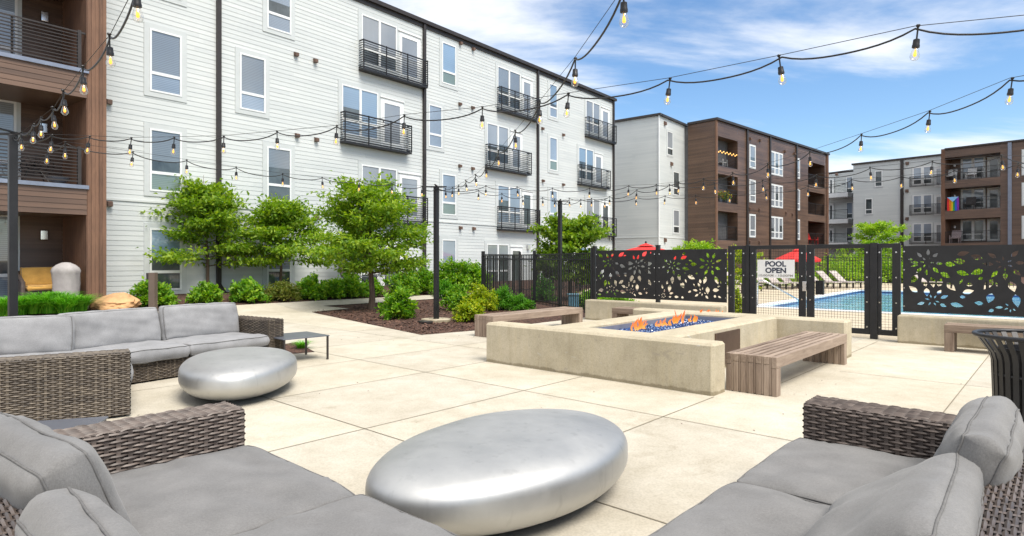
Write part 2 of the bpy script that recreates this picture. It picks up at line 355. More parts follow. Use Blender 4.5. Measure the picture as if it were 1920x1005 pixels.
def fabric(name, c):
    m, N_, L_, P = newmat(name); v = coords(N_, L_)
    a = tex(N_, L_, 'ShaderNodeTexNoise', 5, v, Detail=5.0); b = tex(N_, L_, 'ShaderNodeTexNoise', 130, v, Detail=3.0, Roughness=0.8)
    wv1 = tex(N_, L_, 'ShaderNodeTexNoise', 1.0, coords(N_, L_, (420, 420, 50)), Detail=1.0); wv2 = tex(N_, L_, 'ShaderNodeTexNoise', 1.0, coords(N_, L_, (60, 420, 420)), Detail=1.0)
    t = math_(N_, L_, 'ADD', math_(N_, L_, 'MULTIPLY', math_(N_, L_, 'ADD', wv1.outputs['Fac'], wv2.outputs['Fac']), 0.25), math_(N_, L_, 'MULTIPLY', b.outputs['Fac'], 0.5))
    f = math_(N_, L_, 'ADD', math_(N_, L_, 'MULTIPLY', a.outputs['Fac'], 0.35), math_(N_, L_, 'MULTIPLY', t, 0.65))
    r = ramp(N_, [(0.3, tuple(k * 0.6 for k in c)), (0.7, tuple(k * 1.42 for k in c))]); L_.new(f, r.inputs[0]); L_.new(r.outputs[0], P.inputs['Base Color'])
    P.inputs['Roughness'].default_value = 0.95; P.inputs['Sheen Weight'].default_value = 0.15; P.inputs['Specular IOR Level'].default_value = 0.15
    bump(N_, L_, P, t, 0.35, 0.003); return m
M['fab'] = fabric('grey_fabric', (0.165, 0.162, 0.16)); M['fab_l'] = fabric('faded_grey_fabric', (0.25, 0.25, 0.256))
M['pipe'] = pm('grey_piping', (0.13, 0.127, 0.125), 0.9, var=0.2, vs=40)
M['gold'] = fabric('golden_fabric', (0.52, 0.30, 0.08))
def steel():
    m, N_, L_, P = newmat('brushed_cast_metal'); v = coords(N_, L_, (1, 1, 1))
    a = tex(N_, L_, 'ShaderNodeTexNoise', 2.2, v, Detail=7.0, Roughness=0.7); s = tex(N_, L_, 'ShaderNodeTexNoise', 1.0, coords(N_, L_, (14, 14, 3)), Detail=5.0)
    r = ramp(N_, [(0.3, (0.48, 0.482, 0.475)), (0.7, (0.58, 0.578, 0.565))]); L_.new(a.outputs['Fac'], r.inputs[0])
    sc = ramp(N_, [(0.30, (0.55,) * 3), (0.40, (1.0,) * 3)]); L_.new(s.outputs['Fac'], sc.inputs[0])
    L_.new(mixc(N_, L_, 0.22, r.outputs[0], sc.outputs[0], 'MULTIPLY'), P.inputs['Base Color'])
    P.inputs['Metallic'].default_value = 1.0
    rr = ramp(N_, [(0.3, (0.48,) * 3), (0.7, (0.58,) * 3)]); L_.new(a.outputs['Fac'], rr.inputs[0]); L_.new(rr.outputs[0], P.inputs['Roughness'])
    bump(N_, L_, P, a.outputs['Fac'], 0.06, 0.02); return m
M['steel'] = steel()
M['bench'] = {ax: wood('weathered_bench_wood_' + ax, (0.13, 0.088, 0.062), (0.37, 0.285, 0.22), ax) for ax in 'xyz'}
M['bluegrey'] = pm('blue_grey_metal', (0.20, 0.23, 0.30), 0.35, 0.2, var=0.15)
M['slate'] = pm('slate_metal', (0.12, 0.13, 0.155), 0.35, 0.2, var=0.12)
M['leaf_tree'] = leafmat('tree_leaves', [(0.08, (0.055, 0.14, 0.012)), (0.5, (0.17, 0.30, 0.024)), (0.95, (0.38, 0.48, 0.045))], 0.42)
M['leaf_shrub'] = leafmat('shrub_leaves', [(0.08, (0.045, 0.15, 0.016)), (0.5, (0.145, 0.32, 0.026)), (0.95, (0.38, 0.52, 0.045))], 0.42)
M['leaf_yel'] = leafmat('yellow_green_leaves', [(0.1, (0.10, 0.22, 0.012)), (0.5, (0.27, 0.38, 0.015)), (0.95, (0.52, 0.50, 0.02))])
M['leaf_box'] = leafmat('clipped_shrub_leaves', [(0.1, (0.04, 0.15, 0.014)), (0.5, (0.09, 0.28, 0.02)), (0.95, (0.20, 0.40, 0.035))], 0.4)
M['leaf_gr'] = leafmat('grass_blades', [(0.1, (0.04, 0.19, 0.008)), (0.5, (0.10, 0.36, 0.016)), (0.95, (0.24, 0.50, 0.04))], 0.25)
M['leaf_dry'] = leafmat('olive_leaves', [(0.1, (0.06, 0.10, 0.012)), (0.5, (0.14, 0.19, 0.025)), (0.95, (0.25, 0.22, 0.05))])
M['leaf_far'] = leafmat('far_leaves', [(0.1, (0.10, 0.22, 0.015)), (0.5, (0.22, 0.40, 0.025)), (0.95, (0.45, 0.55, 0.06))])
M['bark'] = wood('bark', (0.055, 0.036, 0.025), (0.17, 0.115, 0.08), 'z', 0.9)
M['flower'] = pm('pale_flower', (0.62, 0.50, 0.36), 0.8)
M['rock'] = pm('sandstone', (0.50, 0.29, 0.14), 0.9, var=0.42, vs=2.2, bs=0.6, bscale=9)
M['red'] = pm('red_canvas', (0.60, 0.018, 0.015), 0.7, var=0.08)
M['white'] = pm('white_plastic', (0.75, 0.75, 0.74), 0.5, var=0.04)
M['ink'] = pm('dark_blue_ink', (0.016, 0.024, 0.05), 0.6, var=0.1); M['ink_l'] = pm('pale_grey_ink', (0.30, 0.285, 0.265), 0.6, var=0.05)
M['chrome'] = pm('polished_steel', (0.65, 0.65, 0.66), 0.15, 1.0, var=0.05)
M['filament'] = emis('glowing_filament', (1.0, 0.42, 0.04), 1.3)
def clear():
    m, N_, L_, P = newmat('clear_bulb_glass'); t = N_.new('ShaderNodeBsdfTransparent'); t.inputs[0].default_value = (0.97, 0.96, 0.94, 1)
    g = N_.new('ShaderNodeBsdfGlossy'); g.inputs['Roughness'].default_value = 0.05; lw = N_.new('ShaderNodeLayerWeight'); lw.inputs[0].default_value = 0.35
    f = math_(N_, L_, 'ADD', math_(N_, L_, 'MULTIPLY', lw.outputs['Facing'], 0.55), 0.06)
    mx = N_.new('ShaderNodeMixShader'); L_.new(f, mx.inputs[0]); L_.new(t.outputs[0], mx.inputs[1]); L_.new(g.outputs[0], mx.inputs[2])
    L_.new(mx.outputs[0], N_['Material Output'].inputs['Surface']); return m
M['bulb'] = clear()
def flamemat():
    m, N_, L_, P = newmat('flame'); e = N_.new('ShaderNodeEmission'); v = coords(N_, L_); s = N_.new('ShaderNodeSeparateXYZ'); L_.new(v, s.inputs[0])
    n = tex(N_, L_, 'ShaderNodeTexNoise', 14, v, Detail=3.0)
    h = math_(N_, L_, 'ADD', math_(N_, L_, 'MULTIPLY', s.outputs[2], 3.2), math_(N_, L_, 'MULTIPLY', n.outputs['Fac'], 0.5))
    r = ramp(N_, [(0.15, (1.0, 0.62, 0.16)), (0.45, (1.0, 0.30, 0.05)), (0.75, (1.0, 0.17, 0.03)), (1.0, (0.9, 0.10, 0.02))]); L_.new(h, r.inputs[0]); L_.new(r.outputs[0], e.inputs[0]); e.inputs[1].default_value = 1.0
    t = N_.new('ShaderNodeBsdfTransparent'); lw = N_.new('ShaderNodeLayerWeight'); lw.inputs[0].default_value = 0.4
    f = math_(N_, L_, 'MULTIPLY', math_(N_, L_, 'SUBTRACT', 1.0, lw.outputs['Facing']), 0.72)
    mx = N_.new('ShaderNodeMixShader'); L_.new(f, mx.inputs[0]); L_.new(t.outputs[0], mx.inputs[1]); L_.new(e.outputs[0], mx.inputs[2])
    L_.new(mx.outputs[0], N_['Material Output'].inputs['Surface']); return m
M['flame'] = flamemat()
def chipsmat():
    m, N_, L_, P = newmat('blue_glass_chips'); g = N_.new('ShaderNodeNewGeometry')
    r = ramp(N_, [(0.0, (0.004, 0.012, 0.06)), (0.5, (0.01, 0.04, 0.17)), (0.8, (0.05, 0.14, 0.36)), (1.0, (0.35, 0.45, 0.6))]); L_.new(g.outputs['Random Per Island'], r.inputs[0])
    L_.new(r.outputs[0], P.inputs['Base Color']); P.inputs['Roughness'].default_value = 0.08; return m
M['chips'] = chipsmat()
def watermat():
    m, N_, L_, P = newmat('pool_water'); v = coords(N_, L_)
    n = tex(N_, L_, 'ShaderNodeTexNoise', 2.2, v, Detail=4.0, Distortion=0.6); n2 = tex(N_, L_, 'ShaderNodeTexNoise', 0.35, v, Detail=2.0)
    r = ramp(N_, [(0.35, (0.07, 0.34, 0.56)), (0.65, (0.20, 0.50, 0.64))]); L_.new(n2.outputs['Fac'], r.inputs[0]); L_.new(r.outputs[0], P.inputs['Base Color'])
    P.inputs['Roughness'].default_value = 0.04; bump(N_, L_, P, n.outputs['Fac'], 0.6, 0.06); return m
M['water'] = watermat(); M['tile'] = pm('blue_tile', (0.03, 0.07, 0.2), 0.15, var=0.5, vs=30)
# ------------------------------------------------------------------ ground
POOL = (-0.6, 13.5, 0.35, 14.5)                      # pool rectangle along F1, F2 from its near left corner
PP = onz(1452, 580) + F2 * 0.3
def sheet(name, poly, mats, dz, label, kind='structure', hole=False, extra=None):
    bm = bmesh.new(); bm.faces.new([bm.verts.new(tuple(p)) for p in poly]); bmesh.ops.triangulate(bm, faces=bm.faces[:])
    qs = [qf(p) for p in poly]
    for i in range(15):
        q = 0.8 + i * 0.4
        if min(qs) < q < max(qs):
            bmesh.ops.bisect_plane(bm, geom=bm.verts[:] + bm.edges[:] + bm.faces[:], plane_co=FA.o + FA.n * q, plane_no=FA.n)
    if hole:
        a0, a1, b0, b1 = POOL
        for co, no in ((PP + F1 * a0, F1), (PP + F1 * a1, F1), (PP + F2 * b0, F2), (PP + F2 * b1, F2)):
            bmesh.ops.bisect_plane(bm, geom=bm.verts[:] + bm.edges[:] + bm.faces[:], plane_co=co, plane_no=no)
        dead = []
        for f in bm.faces:
            c = f.calc_center_median() - PP; a, b = c.dot(F1), c.dot(F2)
            if a0 < a < a1 and b0 < b < b1: dead.append(f)
        bmesh.ops.delete(bm, geom=dead, context='FACES')
    for v in bm.verts: v.co.z = gz(v.co) + dz
    bmesh.ops.recalc_face_normals(bm, faces=bm.faces[:])
    for f in bm.faces:
        if f.normal.z < 0: f.normal_flip()
    mb = MB(); bm.verts.index_update(); bm.verts.ensure_lookup_table()
    for f in bm.faces: mb.poly([v.co for v in f.verts])
    bm.free()
    if extra: mb.mi = 1; extra(mb)
    o = mb.build(name, mats); tag(o, label, kind=kind); return o
def V(x, y, z=0): return Vector((x, y, z))
sheet('ground', [V(-900, -500), V(900, -500), V(900, 1500), V(-900, 1500)], M['mulch'], -0.012, 'brown bark mulch covering the planting beds', hole=True)
_e = onz(888, 621)
_wall0 = FO - F1 * 4.0
BED = [ong(-220, 650), ong(60, 604), ong(180, 593), ong(300, 584), ong(440, 573), ong(620, 563), ong(800, 554), ong(930, 549), ong(925, 554),
       ong(870, 557), ong(720, 567), ong(606, 574), ong(655, 579), ong(584, 585.5), onz(790, 629), _e, _e + E2 * 6.2]
def joints(mb):
    def st(a0, b0, a1, b1):
        p, q = pp(a0, b0), pp(a1, b1); d = (q - p).normalized(); n = Vector((-d.y, d.x, 0)) * 0.0045; h = UP * 0.0142
        mb.poly([p - n + h, q - n + h, q + n + h, p + n + h])
    for a, b0, b1 in ((-8.0, -6, 2.0), (-6.4, -6.5, 2.4), (-4.85, -6.5, 2.6), (-3.36, -6.6, 0.9), (-1.68, -6.6, -0.02), (0.02, -6.6, -0.02), (0.30, 0.9, 6.2), (1.92, -6.6, 5.6), (3.6, -6.6, 4)):
        st(a, b0, a, b1)
    for b, a0, a1 in ((-5.2, -12, 6), (-3.21, -12, 6), (-1.13, -12, 6), (0.85, -12, -3.6), (2.52, 0.6, 6)): st(a0, b, a1, b)
sheet('patio', BED + [FO - F1 * 3.2 , FO + F1 * 16, V(18, -9), V(-26, -9), V(-26, 5)], [M['patio'], M['joint']], 0.010, 'pale cream concrete patio with fine sawn joints', extra=joints)
sheet('pool_deck', [FO - F1 * 3.95 + F2 * 0.02, FO + F1 * 24 + F2 * 0.02, FO + F1 * 24 + F2 * 34, FO - F1 * 24 + F2 * 34, FO - F1 * 13 + F2 * 9, FO - F1 * 5.2 + F2 * 2.2], M['deckc'], 0.006, 'tan concrete deck around the swimming pool', hole=True)
# pool: coping, basin walls, water
a0, a1, b0, b1 = POOL
mb = MB()
for x, y in (((a0 - 0.35, a1 + 0.35), (b0 - 0.35, b0)), ((a0 - 0.35, a1 + 0.35), (b1, b1 + 0.35)), ((a0 - 0.35, a0), (b0, b1)), ((a1, a1 + 0.35), (b0, b1))):
    mb.box(PP, F1, F2, UP, x, y, (-0.02, 0.035))
tag(mb.build('pool_coping', M['white']), 'white stone edge around the blue pool', kind='structure')
mb = MB()
for x, y in (((a0, a1), (b0 - 0.05, b0 - 0.001)), ((a0, a1), (b1 + 0.001, b1 + 0.05)), ((a0 - 0.05, a0 - 0.001), (b0, b1)), ((a1 + 0.001, a1 + 0.05), (b0, b1))):
    mb.box(PP, F1, F2, UP, x, y, (-0.6, -0.021))
tag(mb.build('pool_wall', M['tile']), 'dark blue tiled band inside the pool edge', kind='structure')
mb = MB(); mb.poly([PP + F1 * a0 + F2 * b0 - UP * .10, PP + F1 * a1 + F2 * b0 - UP * .10, PP + F1 * a1 + F2 * b1 - UP * .10, PP + F1 * a0 + F2 * b1 - UP * .10])
tag(mb.build('pool_water', M['water']), 'rippled bright blue water of the swimming pool', kind='structure')

# ------------------------------------------------------------------ building helpers
def lap(mb, pl, s0, s1, z0, z1, course=0.152, lip=0.009, off=0.0, blen=3.6, rng=random.Random(3)):
    z = z0
    while z < z1 - 1e-4:
        zt = min(z + course, z1); s = s0; first = True
        while s < s1 - 1e-4:
            e = min(s1, s + (rng.uniform(0.4, 1) if first else 1) * blen); first = False
            if s1 - e < 0.3: e = s1
            mb.poly([pl.pt(s, z, off + lip), pl.pt(e, z, off + lip), pl.pt(e, zt, off), pl.pt(s, zt, off)]); s = e
        mb.poly([pl.pt(s0, z, off), pl.pt(s1, z, off), pl.pt(s1, z, off + lip), pl.pt(s0, z, off + lip)])
        z = zt
def frame_rect(mb, pl, s0, s1, z0, z1, t, o0, o1):
    mb.pbox(pl, s0, s1, z1 - t, z1, o0, o1); mb.pbox(pl, s0, s1, z0, z0 + t, o0, o1)
    mb.pbox(pl, s0, s0 + t, z0 + t, z1 - t, o0, o1); mb.pbox(pl, s1 - t, s1, z0 + t, z1 - t, o0, o1)
wrng = random.Random(12)
def window(root, pl, s0, s1, z0, z1, cols=1, split=0.30, casing=0.16, off=0.0, pane=None, low=None, sash=0.055):
    pane = pane or M['pane_h']
    if pane == M['pane_h']: pane = wrng.choice((M['pane_h'], M['pane_h'], M['pane_h2'], M['pane_h3']))
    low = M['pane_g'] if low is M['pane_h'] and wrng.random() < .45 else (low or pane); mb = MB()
    if casing: mb.mi = 1; frame_rect(mb, pl, s0 - casing, s1 + casing, z0 - casing, z1 + casing, casing - 0.002, off, off + 0.03); mb.mi = 0
    f = []
    wd = (s1 - s0) / cols
    for c in range(cols):
        x0, x1 = s0 + wd * c, s0 + wd * (c + 1)
        if c: x0 += 0.003
        frame_rect(mb, pl, x0, x1, z0, z1, sash, off + 0.001, off + 0.045)
        zs = z0 + (z1 - z0) * split
        if split: mb.pbox(pl, x0 + sash, x1 - sash, zs - 0.045, zs + 0.045, off + 0.001, off + 0.042); f += [(x0 + sash, x1 - sash, zs + 0.045, z1 - sash, pane), (x0 + sash, x1 - sash, z0 + sash, zs - 0.045, low)]
        else: f += [(x0 + sash, x1 - sash, z0 + sash, z1 - sash, pane)]
    wo = mb.build('window', [M['trim'], M['casing']], root)
    for x0, x1, a, b, m in f:
        pb = MB()
        if b - a > .8 and m is not M['pane_d'] and wrng.random() < .4:      # this blind is pulled part of the way up
            h = a + (b - a) * wrng.uniform(.12, .5); pb.pbox(pl, x0, x1, h, b, off + 0.002, off + 0.02); pb.mi = 1; pb.pbox(pl, x0, x1, a, h - .001, off + 0.002, off + 0.016); pb.build('pane', [m, M['pane_d']], wo)
        else: pb.pbox(pl, x0, x1, a, b, off + 0.002, off + 0.02); pb.build('pane', m, wo)
    return wo
def door(root, pl, s0, s1, z0, z1, off=0.0, pane=None):
    mb = MB(); frame_rect(mb, pl, s0 - 0.09, s1 + 0.09, z0, z1 + 0.09, 0.088, off, off + 0.028); mb.pbox(pl, s0 - 0.12, s1 + 0.12, z1 + 0.092, z1 + 0.15, off, off + 0.07)
    frame_rect(mb, pl, s0, s1, z0 + 0.09, z1, 0.12, off + 0.001, off + 0.036)
    d = mb.build('balcony_door', M['trim'], root)
    pb = MB(); pb.pbox(pl, s0 + 0.12, s1 - 0.12, z0 + 0.21, z1 - 0.12, off + 0.002, off + 0.02); pb.build('pane', pane or M['pane_v'], d)
    hb = MB(); hb.pbox(pl, s0 + 0.03, s0 + 0.06, z0 + 1.0, z0 + 1.12, off + 0.037, off + 0.07); hb.build('handle', M['black'], d)
    return d
def railing(root, pl, s0, s1, z0, z1, o, nb=9, posts=3, mat=None, side=True, t=0.022, back=0.0):
    mb = MB(); zs = [z0 + (z1 - z0) * k / nb for k in range(nb + 1)]
    for k, z in enumerate(zs):
        h = 0.028 if k in (0, nb) else t / 2
        mb.pbox(pl, s0, s1, z - h, z + h, o - 0.012, o + 0.012)
        if side:
            for s in (s0, s1): mb.pbox(pl, s - 0.012, s + 0.012, z - h, z + h, back, o - 0.013)
    for i in range(posts + 1):
        s = s0 + (s1 - s0) * i / posts; mb.pbox(pl, s - 0.022, s + 0.022, z0 - 0.06, z1 + 0.03, o + 0.013, o + 0.045)
    return mb.build('railing', mat or M['black'], root)
def vent(root, pl, s, z, sz=0.16):
    mb = MB(); h = sz / 2
    mb.poly([pl.pt(s - h, z - h, .02), pl.pt(s - h, z + h, .02), pl.pt(s - h * .8, z + h * .5, .15), pl.pt(s - h * .8, z - h, .15)])
    mb.poly([pl.pt(s + h, z + h, .02), pl.pt(s + h, z - h, .02), pl.pt(s + h * .8, z - h, .15), pl.pt(s + h * .8, z + h * .5, .15)])
    mb.poly([pl.pt(s - h, z + h, .02), pl.pt(s + h, z + h, .02), pl.pt(s + h * .8, z + h * .5, .15), pl.pt(s - h * .8, z + h * .5, .15)])
    mb.poly([pl.pt(s - h * .8, z - h, .15), pl.pt(s - h * .8, z + h * .5, .15), pl.pt(s + h * .8, z + h * .5, .15), pl.pt(s + h * .8, z - h, .15)])
    mb.poly([pl.pt(s - h, z - h, .02), pl.pt(s - h * .8, z - h, .15), pl.pt(s + h * .8, z - h, .15), pl.pt(s + h, z - h, .02)])
    return mb.build('vent', M['vent'], root)
def spout(root, pl, s, z0, z1, wd=0.11, foot=False, mat=None):
    mb = MB(); mb.pbox(pl, s - wd / 2, s + wd / 2, z0, z1, 0.02, 0.12)
    if foot:
        for k in range(3): pass
        mb.box(pl.pt(s, z0 + 0.10, 0.02), pl.d, (pl.n * 0.8 - UP * 0.6), (pl.n * 0.6 + UP * 0.8), (-wd / 2 - .01, wd / 2 + .01), (0.0, 0.55), (-0.06, 0.06))
    return mb.build('downspout', mat or M['bronze'], root, bevel=0.012)
def lamp(root, pl, s, z, off=0.0):
    mb = MB(); mb.pbox(pl, s - 0.09, s + 0.09, z - 0.14, z + 0.14, off + 0.03, off + 0.13); o = mb.build('wall_lamp', M['chrome'], root, bevel=0.02); return o

# ------------------------------------------------------------------ the long white building
ZR = FA.z(1150, 186)
A = thing('white_apartment_building', 'long four storey white clapboard apartment building with black railed balconies', 'building', FA.pt(8, 0.3), None)
sL, sR = FA.shifted(1.5).s(185), FA.s(1150)
ZB = 0.30; ZT = FA.z(205, 373)
mb = MB(); lap(mb, FA, sL, sR, ZT + 0.03, ZR - 0.12, 0.152); lap(mb, FA, sL, sR, ZB + 0.09, ZT - 0.03, 0.152)
mb.pbox(FA, sL, sR, ZT - 0.03, ZT + 0.03, 0, 0.035)
mb.pbox(FA, sL, sR, -0.2, ZR - 0.3, -11, -0.002)
mb.build('wall', M['siding'], A)
mb = MB(); mb.pbox(FA, sL, sR + 0.02, -0.2, ZB + 0.09, 0, 0.01); mb.build('foundation', M['concrete'], A)
mb = MB(); mb.pbox(FA, sL, sR + 0.06, ZR - 0.30, ZR - 0.13, 0.0, 0.06); mb.pbox(FA, sL, sR + 0.2, ZR - 0.128, ZR + 0.04, -0.2, 0.17); mb.build('gutter', M['bronze'], A)
mb = MB(); mb.pbox(FA, sL, sR, ZR - 0.298, ZR - 0.20, -11.2, -0.21); mb.build('roof', M['roofing'], A)
for px in (408.5, 794, 1007, 1149): spout(A, FA, FA.s(px), 0.55 if px == 408.5 else ZB + .1, ZR - 0.13, 0.15, foot=(px == 408.5))
zt3, zb3 = FA.z(280, 52.7), FA.z(339, 182.0)
FL = 3.1
for xl, xr, fls in ((280, 340, (1, 2, 3, 4)), (500, 545, (1, 2, 4)), (449, 497, (3,)), (828, 854, (1, 2, 4)), (803, 828, (3,)), (1029.5, 1044, (1, 2, 3, 4))):
    for f in fls:
        dz = (f - 3) * FL
        window(A, FA, FA.s(xl), FA.s(xr), zb3 + dz, zt3 + dz, low=M['pane_d'] if (f in (1,) or (f == 2 and xl == 500)) else M['pane_h'])
zdt, zdb = FA.z(640, 157) , FA.z(648, 252)
rz1, rz0 = FA.z(637, 208) - 0.06, FA.z(637, 260) - 0.04
for fls, specs in (((4, 2), ((677, 743, 749, 785, 672, 793), (932, 975, 979, 996, 931, 1004), (1098, 1124, 1128, 1141, 1096, 1148))), ((3, 1), ((640, 708, 716, 753, 637, 763), (912, 953, 958, 977, 909, 988), (1084, 1112, 1115, 1128, 1082, 1137)))):
    for f in fls:
        dz = (f - 3) * FL
        for i, (w0, w1, d0, d1, r0, r1) in enumerate(specs):
            dark = (f == 2 and i > 0)
            window(A, FA, FA.s(w0), FA.s(w1), zdb + dz, zdt + dz, cols=2, split=0.3, pane=M['pane_h'] if (i + f) % 2 else M['pane_v'], low=M['pane_d'] if (f + i) % 3 else None)
            door(A, FA, FA.s(d0), FA.s(d1), rz0 + dz + 0.06, zdt + dz - 0.22, pane=M['pane_d'] if dark or f == 1 else M['pane_v'])
            if f > 1:
                railing(A, FA, FA.s(r0) + .02, FA.s(r1) - .02, rz0 + dz, rz1 + dz, 0.30, nb=11, mat=M['black'])
                mb = MB(); mb.pbox(FA, FA.s(r0), FA.s(r1), rz0 + dz - 0.14, rz0 + dz - 0.06, 0.001, 0.33); mb.build('balcony_floor', M['black'], A)
for px, py in ((554, 102), (590, 114), (556, 254), (592, 262), (862, 81), (886, 92), (861, 195), (885, 202), (861, 311), (885, 316), (862, 427), (887, 428.5), (1016, 241), (1055, 253), (1017, 339), (1055, 346), (1056, 408), (1016, 436), (203, 191), (204, 382), (592, 408)):
    s, z = FA.hit(px, py); vent(A, FA, s, z)
lamp(A, FA, FA.s(989), FA.z(989, 463)); lamp(A, FA, FA.s(1143), FA.z(1143, 447))

# ------------------------------------------------------------------ the brown balcony wing at the left
WO = 1.5; W = FA.shifted(WO)
B0 = thing('brown_balcony_wing', 'brown board clad wing with open balconies joined to the white building', 'building', FA.pt(FA.s(120), 0.3, 0.5))
s0, s1, sl = W.s(164), W.s(200), W.s(-330); BK = -0.55
mb = MB(); mb.pbox(FA, s0, s1, -0.1, ZR + 0.2, BK, WO - 0.03)
nb = 5
for k in range(nb):                                  # vertical boards on the pier
    a = s0 + (s1 - s0) * k / nb; b = s0 + (s1 - s0) * (k + 1) / nb; mb.pbox(FA, a + 0.003, b - 0.003, -0.1, ZR + .2, WO - 0.03, WO - (0.0 if k % 2 else 0.008))
k = BK
while k < WO - 0.05:
    e = min(k + 0.19, WO - 0.03); mb.pbox(FA, s0 - 0.018, s0 - 0.001, -0.1, ZR, k + 0.004, e); k += 0.19
mb.build('pier', M['brown2'], B0)
mb = MB(); lap(mb, FA, sl, s0 - 0.02, 0.3, ZR, 0.125, 0.012, BK); mb.pbox(FA, sl, s0 - 0.02, -.1, ZR, BK - 6, BK - 0.002); mb.build('back_wall', M['brown'], B0)
mb = MB(); mb.pbox(FA, sl, s0, ZR - 0.5, ZR + 0.25, BK, WO); mb.build('roof', M['bronze'], B0)
zf2b, zf2t = W.z(165, 403), W.z(165, 355); zf3b, zf3t = W.z(165, 184), W.z(165, 138)
mb = MB(); mb.pbox(FA, sl, s0 - 0.02, 0.0, 0.36, BK, WO + 0.4); mb.build('porch_slab', M['concrete'], B0)
for zb_, zt_ in ((zf2b, zf2t), (zf3b, zf3t), (zf3b + 3.1, zf3t + 3.1)):
    mb = MB(); mb.pbox(FA, sl, s0 - 0.021, zb_ + 0.05, zt_ - .002, BK, WO - 0.04); lap(mb, W, sl, s0 - 0.003, zb_, zt_, (zt_ - zb_) / 5, 0.012, -0.03)
    mb.pbox(FA, sl, s0 - 0.021, zb_, zb_ + 0.049, BK, WO - 0.031); mb.build('balcony_slab', M['brown'], B0)
    mb = MB(); mb.pbox(FA, sl, s0 + 0.03, zt_, zt_ + 0.10, WO - 0.3, WO + 0.03); mb.build('ledge', M['bluegrey'], B0)
    zr0, zr1 = zt_ + 0.20, zt_ + 1.08
    mb = MB()
    for i in range(11):
        z = zr0 + (zr1 - zr0) * i / 10; h = 0.02 if i in (0, 10) else 0.012; mb.pbox(FA, sl, s0 - 0.12, z - h, z + h, WO - 0.10, WO - 0.07)
    for px in (-290, -160, -60, 25): s = W.s(px); mb.pbox(FA, s - 0.025, s + 0.025, zt_ + .1, zr1 + .03, WO - 0.14, WO - 0.101)
    mb.pbox(FA, s0 - 0.20, s0 - 0.12, zt_ + .1, zr1 + 0.05, WO - 0.16, WO - 0.06); mb.pbox(FA, s0 - 0.12, s0 - 0.025, zr1 - 0.03, zr1 + 0.02, WO - 0.12, WO - 0.07)
    mb.build('railing', M['bronze'], B0)
BWp = FA.shifted(BK)
for zb_, px in ((0.36, 33), (zf2t + .1, 35), (zf3t + .1, 37)):
    s = BWp.s(px); window(B0, FA, s - 1.9, s - 0.06, zb_ + 0.05, zb_ + 2.35, cols=2, split=0.28, off=BK + 0.012, casing=0.10)
for px, py in ((81, 441), (80, 241), (82, 33)): s, z = BWp.hit(px, py); lamp(B0, FA, s, z, BK + 0.01)

# ------------------------------------------------------------------ white and brown building beyond the pool fence
hk = (ZR - EYE) * FPX
K1 = depth(1236, HY, hk / 275); K2 = depth(1343, HY, hk / 266)
GL = Plane(K1.x, K1.y, math.atan2(FA.d.x, FA.d.y) + R(90))
GR = Plane(K1.x, K1.y, math.atan2(FA.d.x, FA.d.y))
Bt = Plane(K2.x, K2.y, math.atan((2180 - CX) / FPX)); Bs = Plane(K2.x, K2.y, math.atan((2180 - CX) / FPX) + R(90))
T = thing('white_and_brown_apartment_block', 'apartment block with white clapboard end and dark brown balcony front beyond the pool', 'building', V(K2.x, K2.y, 0))
mb = MB(); z0_, zt_ = 0.0, GL.z(1232, 444.5)
sE = GR.s(1294)
for pl, a, b in ((GL, -9, -0.01), (GR, 0.0, sE)):
    lap(mb, pl, a, b, zt_ + .03, ZR - 0.1, 0.152); lap(mb, pl, a, b, z0_, zt_ - .03, 0.152); mb.pbox(pl, a, b, zt_ - .03, zt_ + .03, 0, .035)
mb.build('white_wall', M['siding'], T)
mb = MB(); mb.pbox(GR, -0.06, 0.06, 0, ZR - .1, -0.05, 0.03); mb.build('corner_trim', M['trim'], T)
mb = MB(); mb.pbox(GL, -9, 0.16, ZR - 0.1, ZR + .06, -0.3, 0.16); mb.pbox(GR, 0.17, sE, ZR - 0.1, ZR + .06, -0.3, 0.16); mb.build('gutter', M['bronze'], T)
spout(T, GR, GR.s(1286), 0.1, ZR - 0.1, 0.28)
for xl, yt, xr, yb in ((1250.5, 245, 1261, 290), (1262, 321, 1273, 365), (1262, 393, 1273, 437)):
    window(T, GR, GR.s(xl), GR.s(xr), GR.z(xl, yb), GR.z(xl, yt), casing=0.1, pane=M['pane_d'] if yt == 321 else M['pane_v'], low=M['pane_d'])
for px, py in ((1246, 231), (1258, 307), (1246, 450)): s, z = GR.hit(px, py); vent(T, GR, s, z, 0.3)
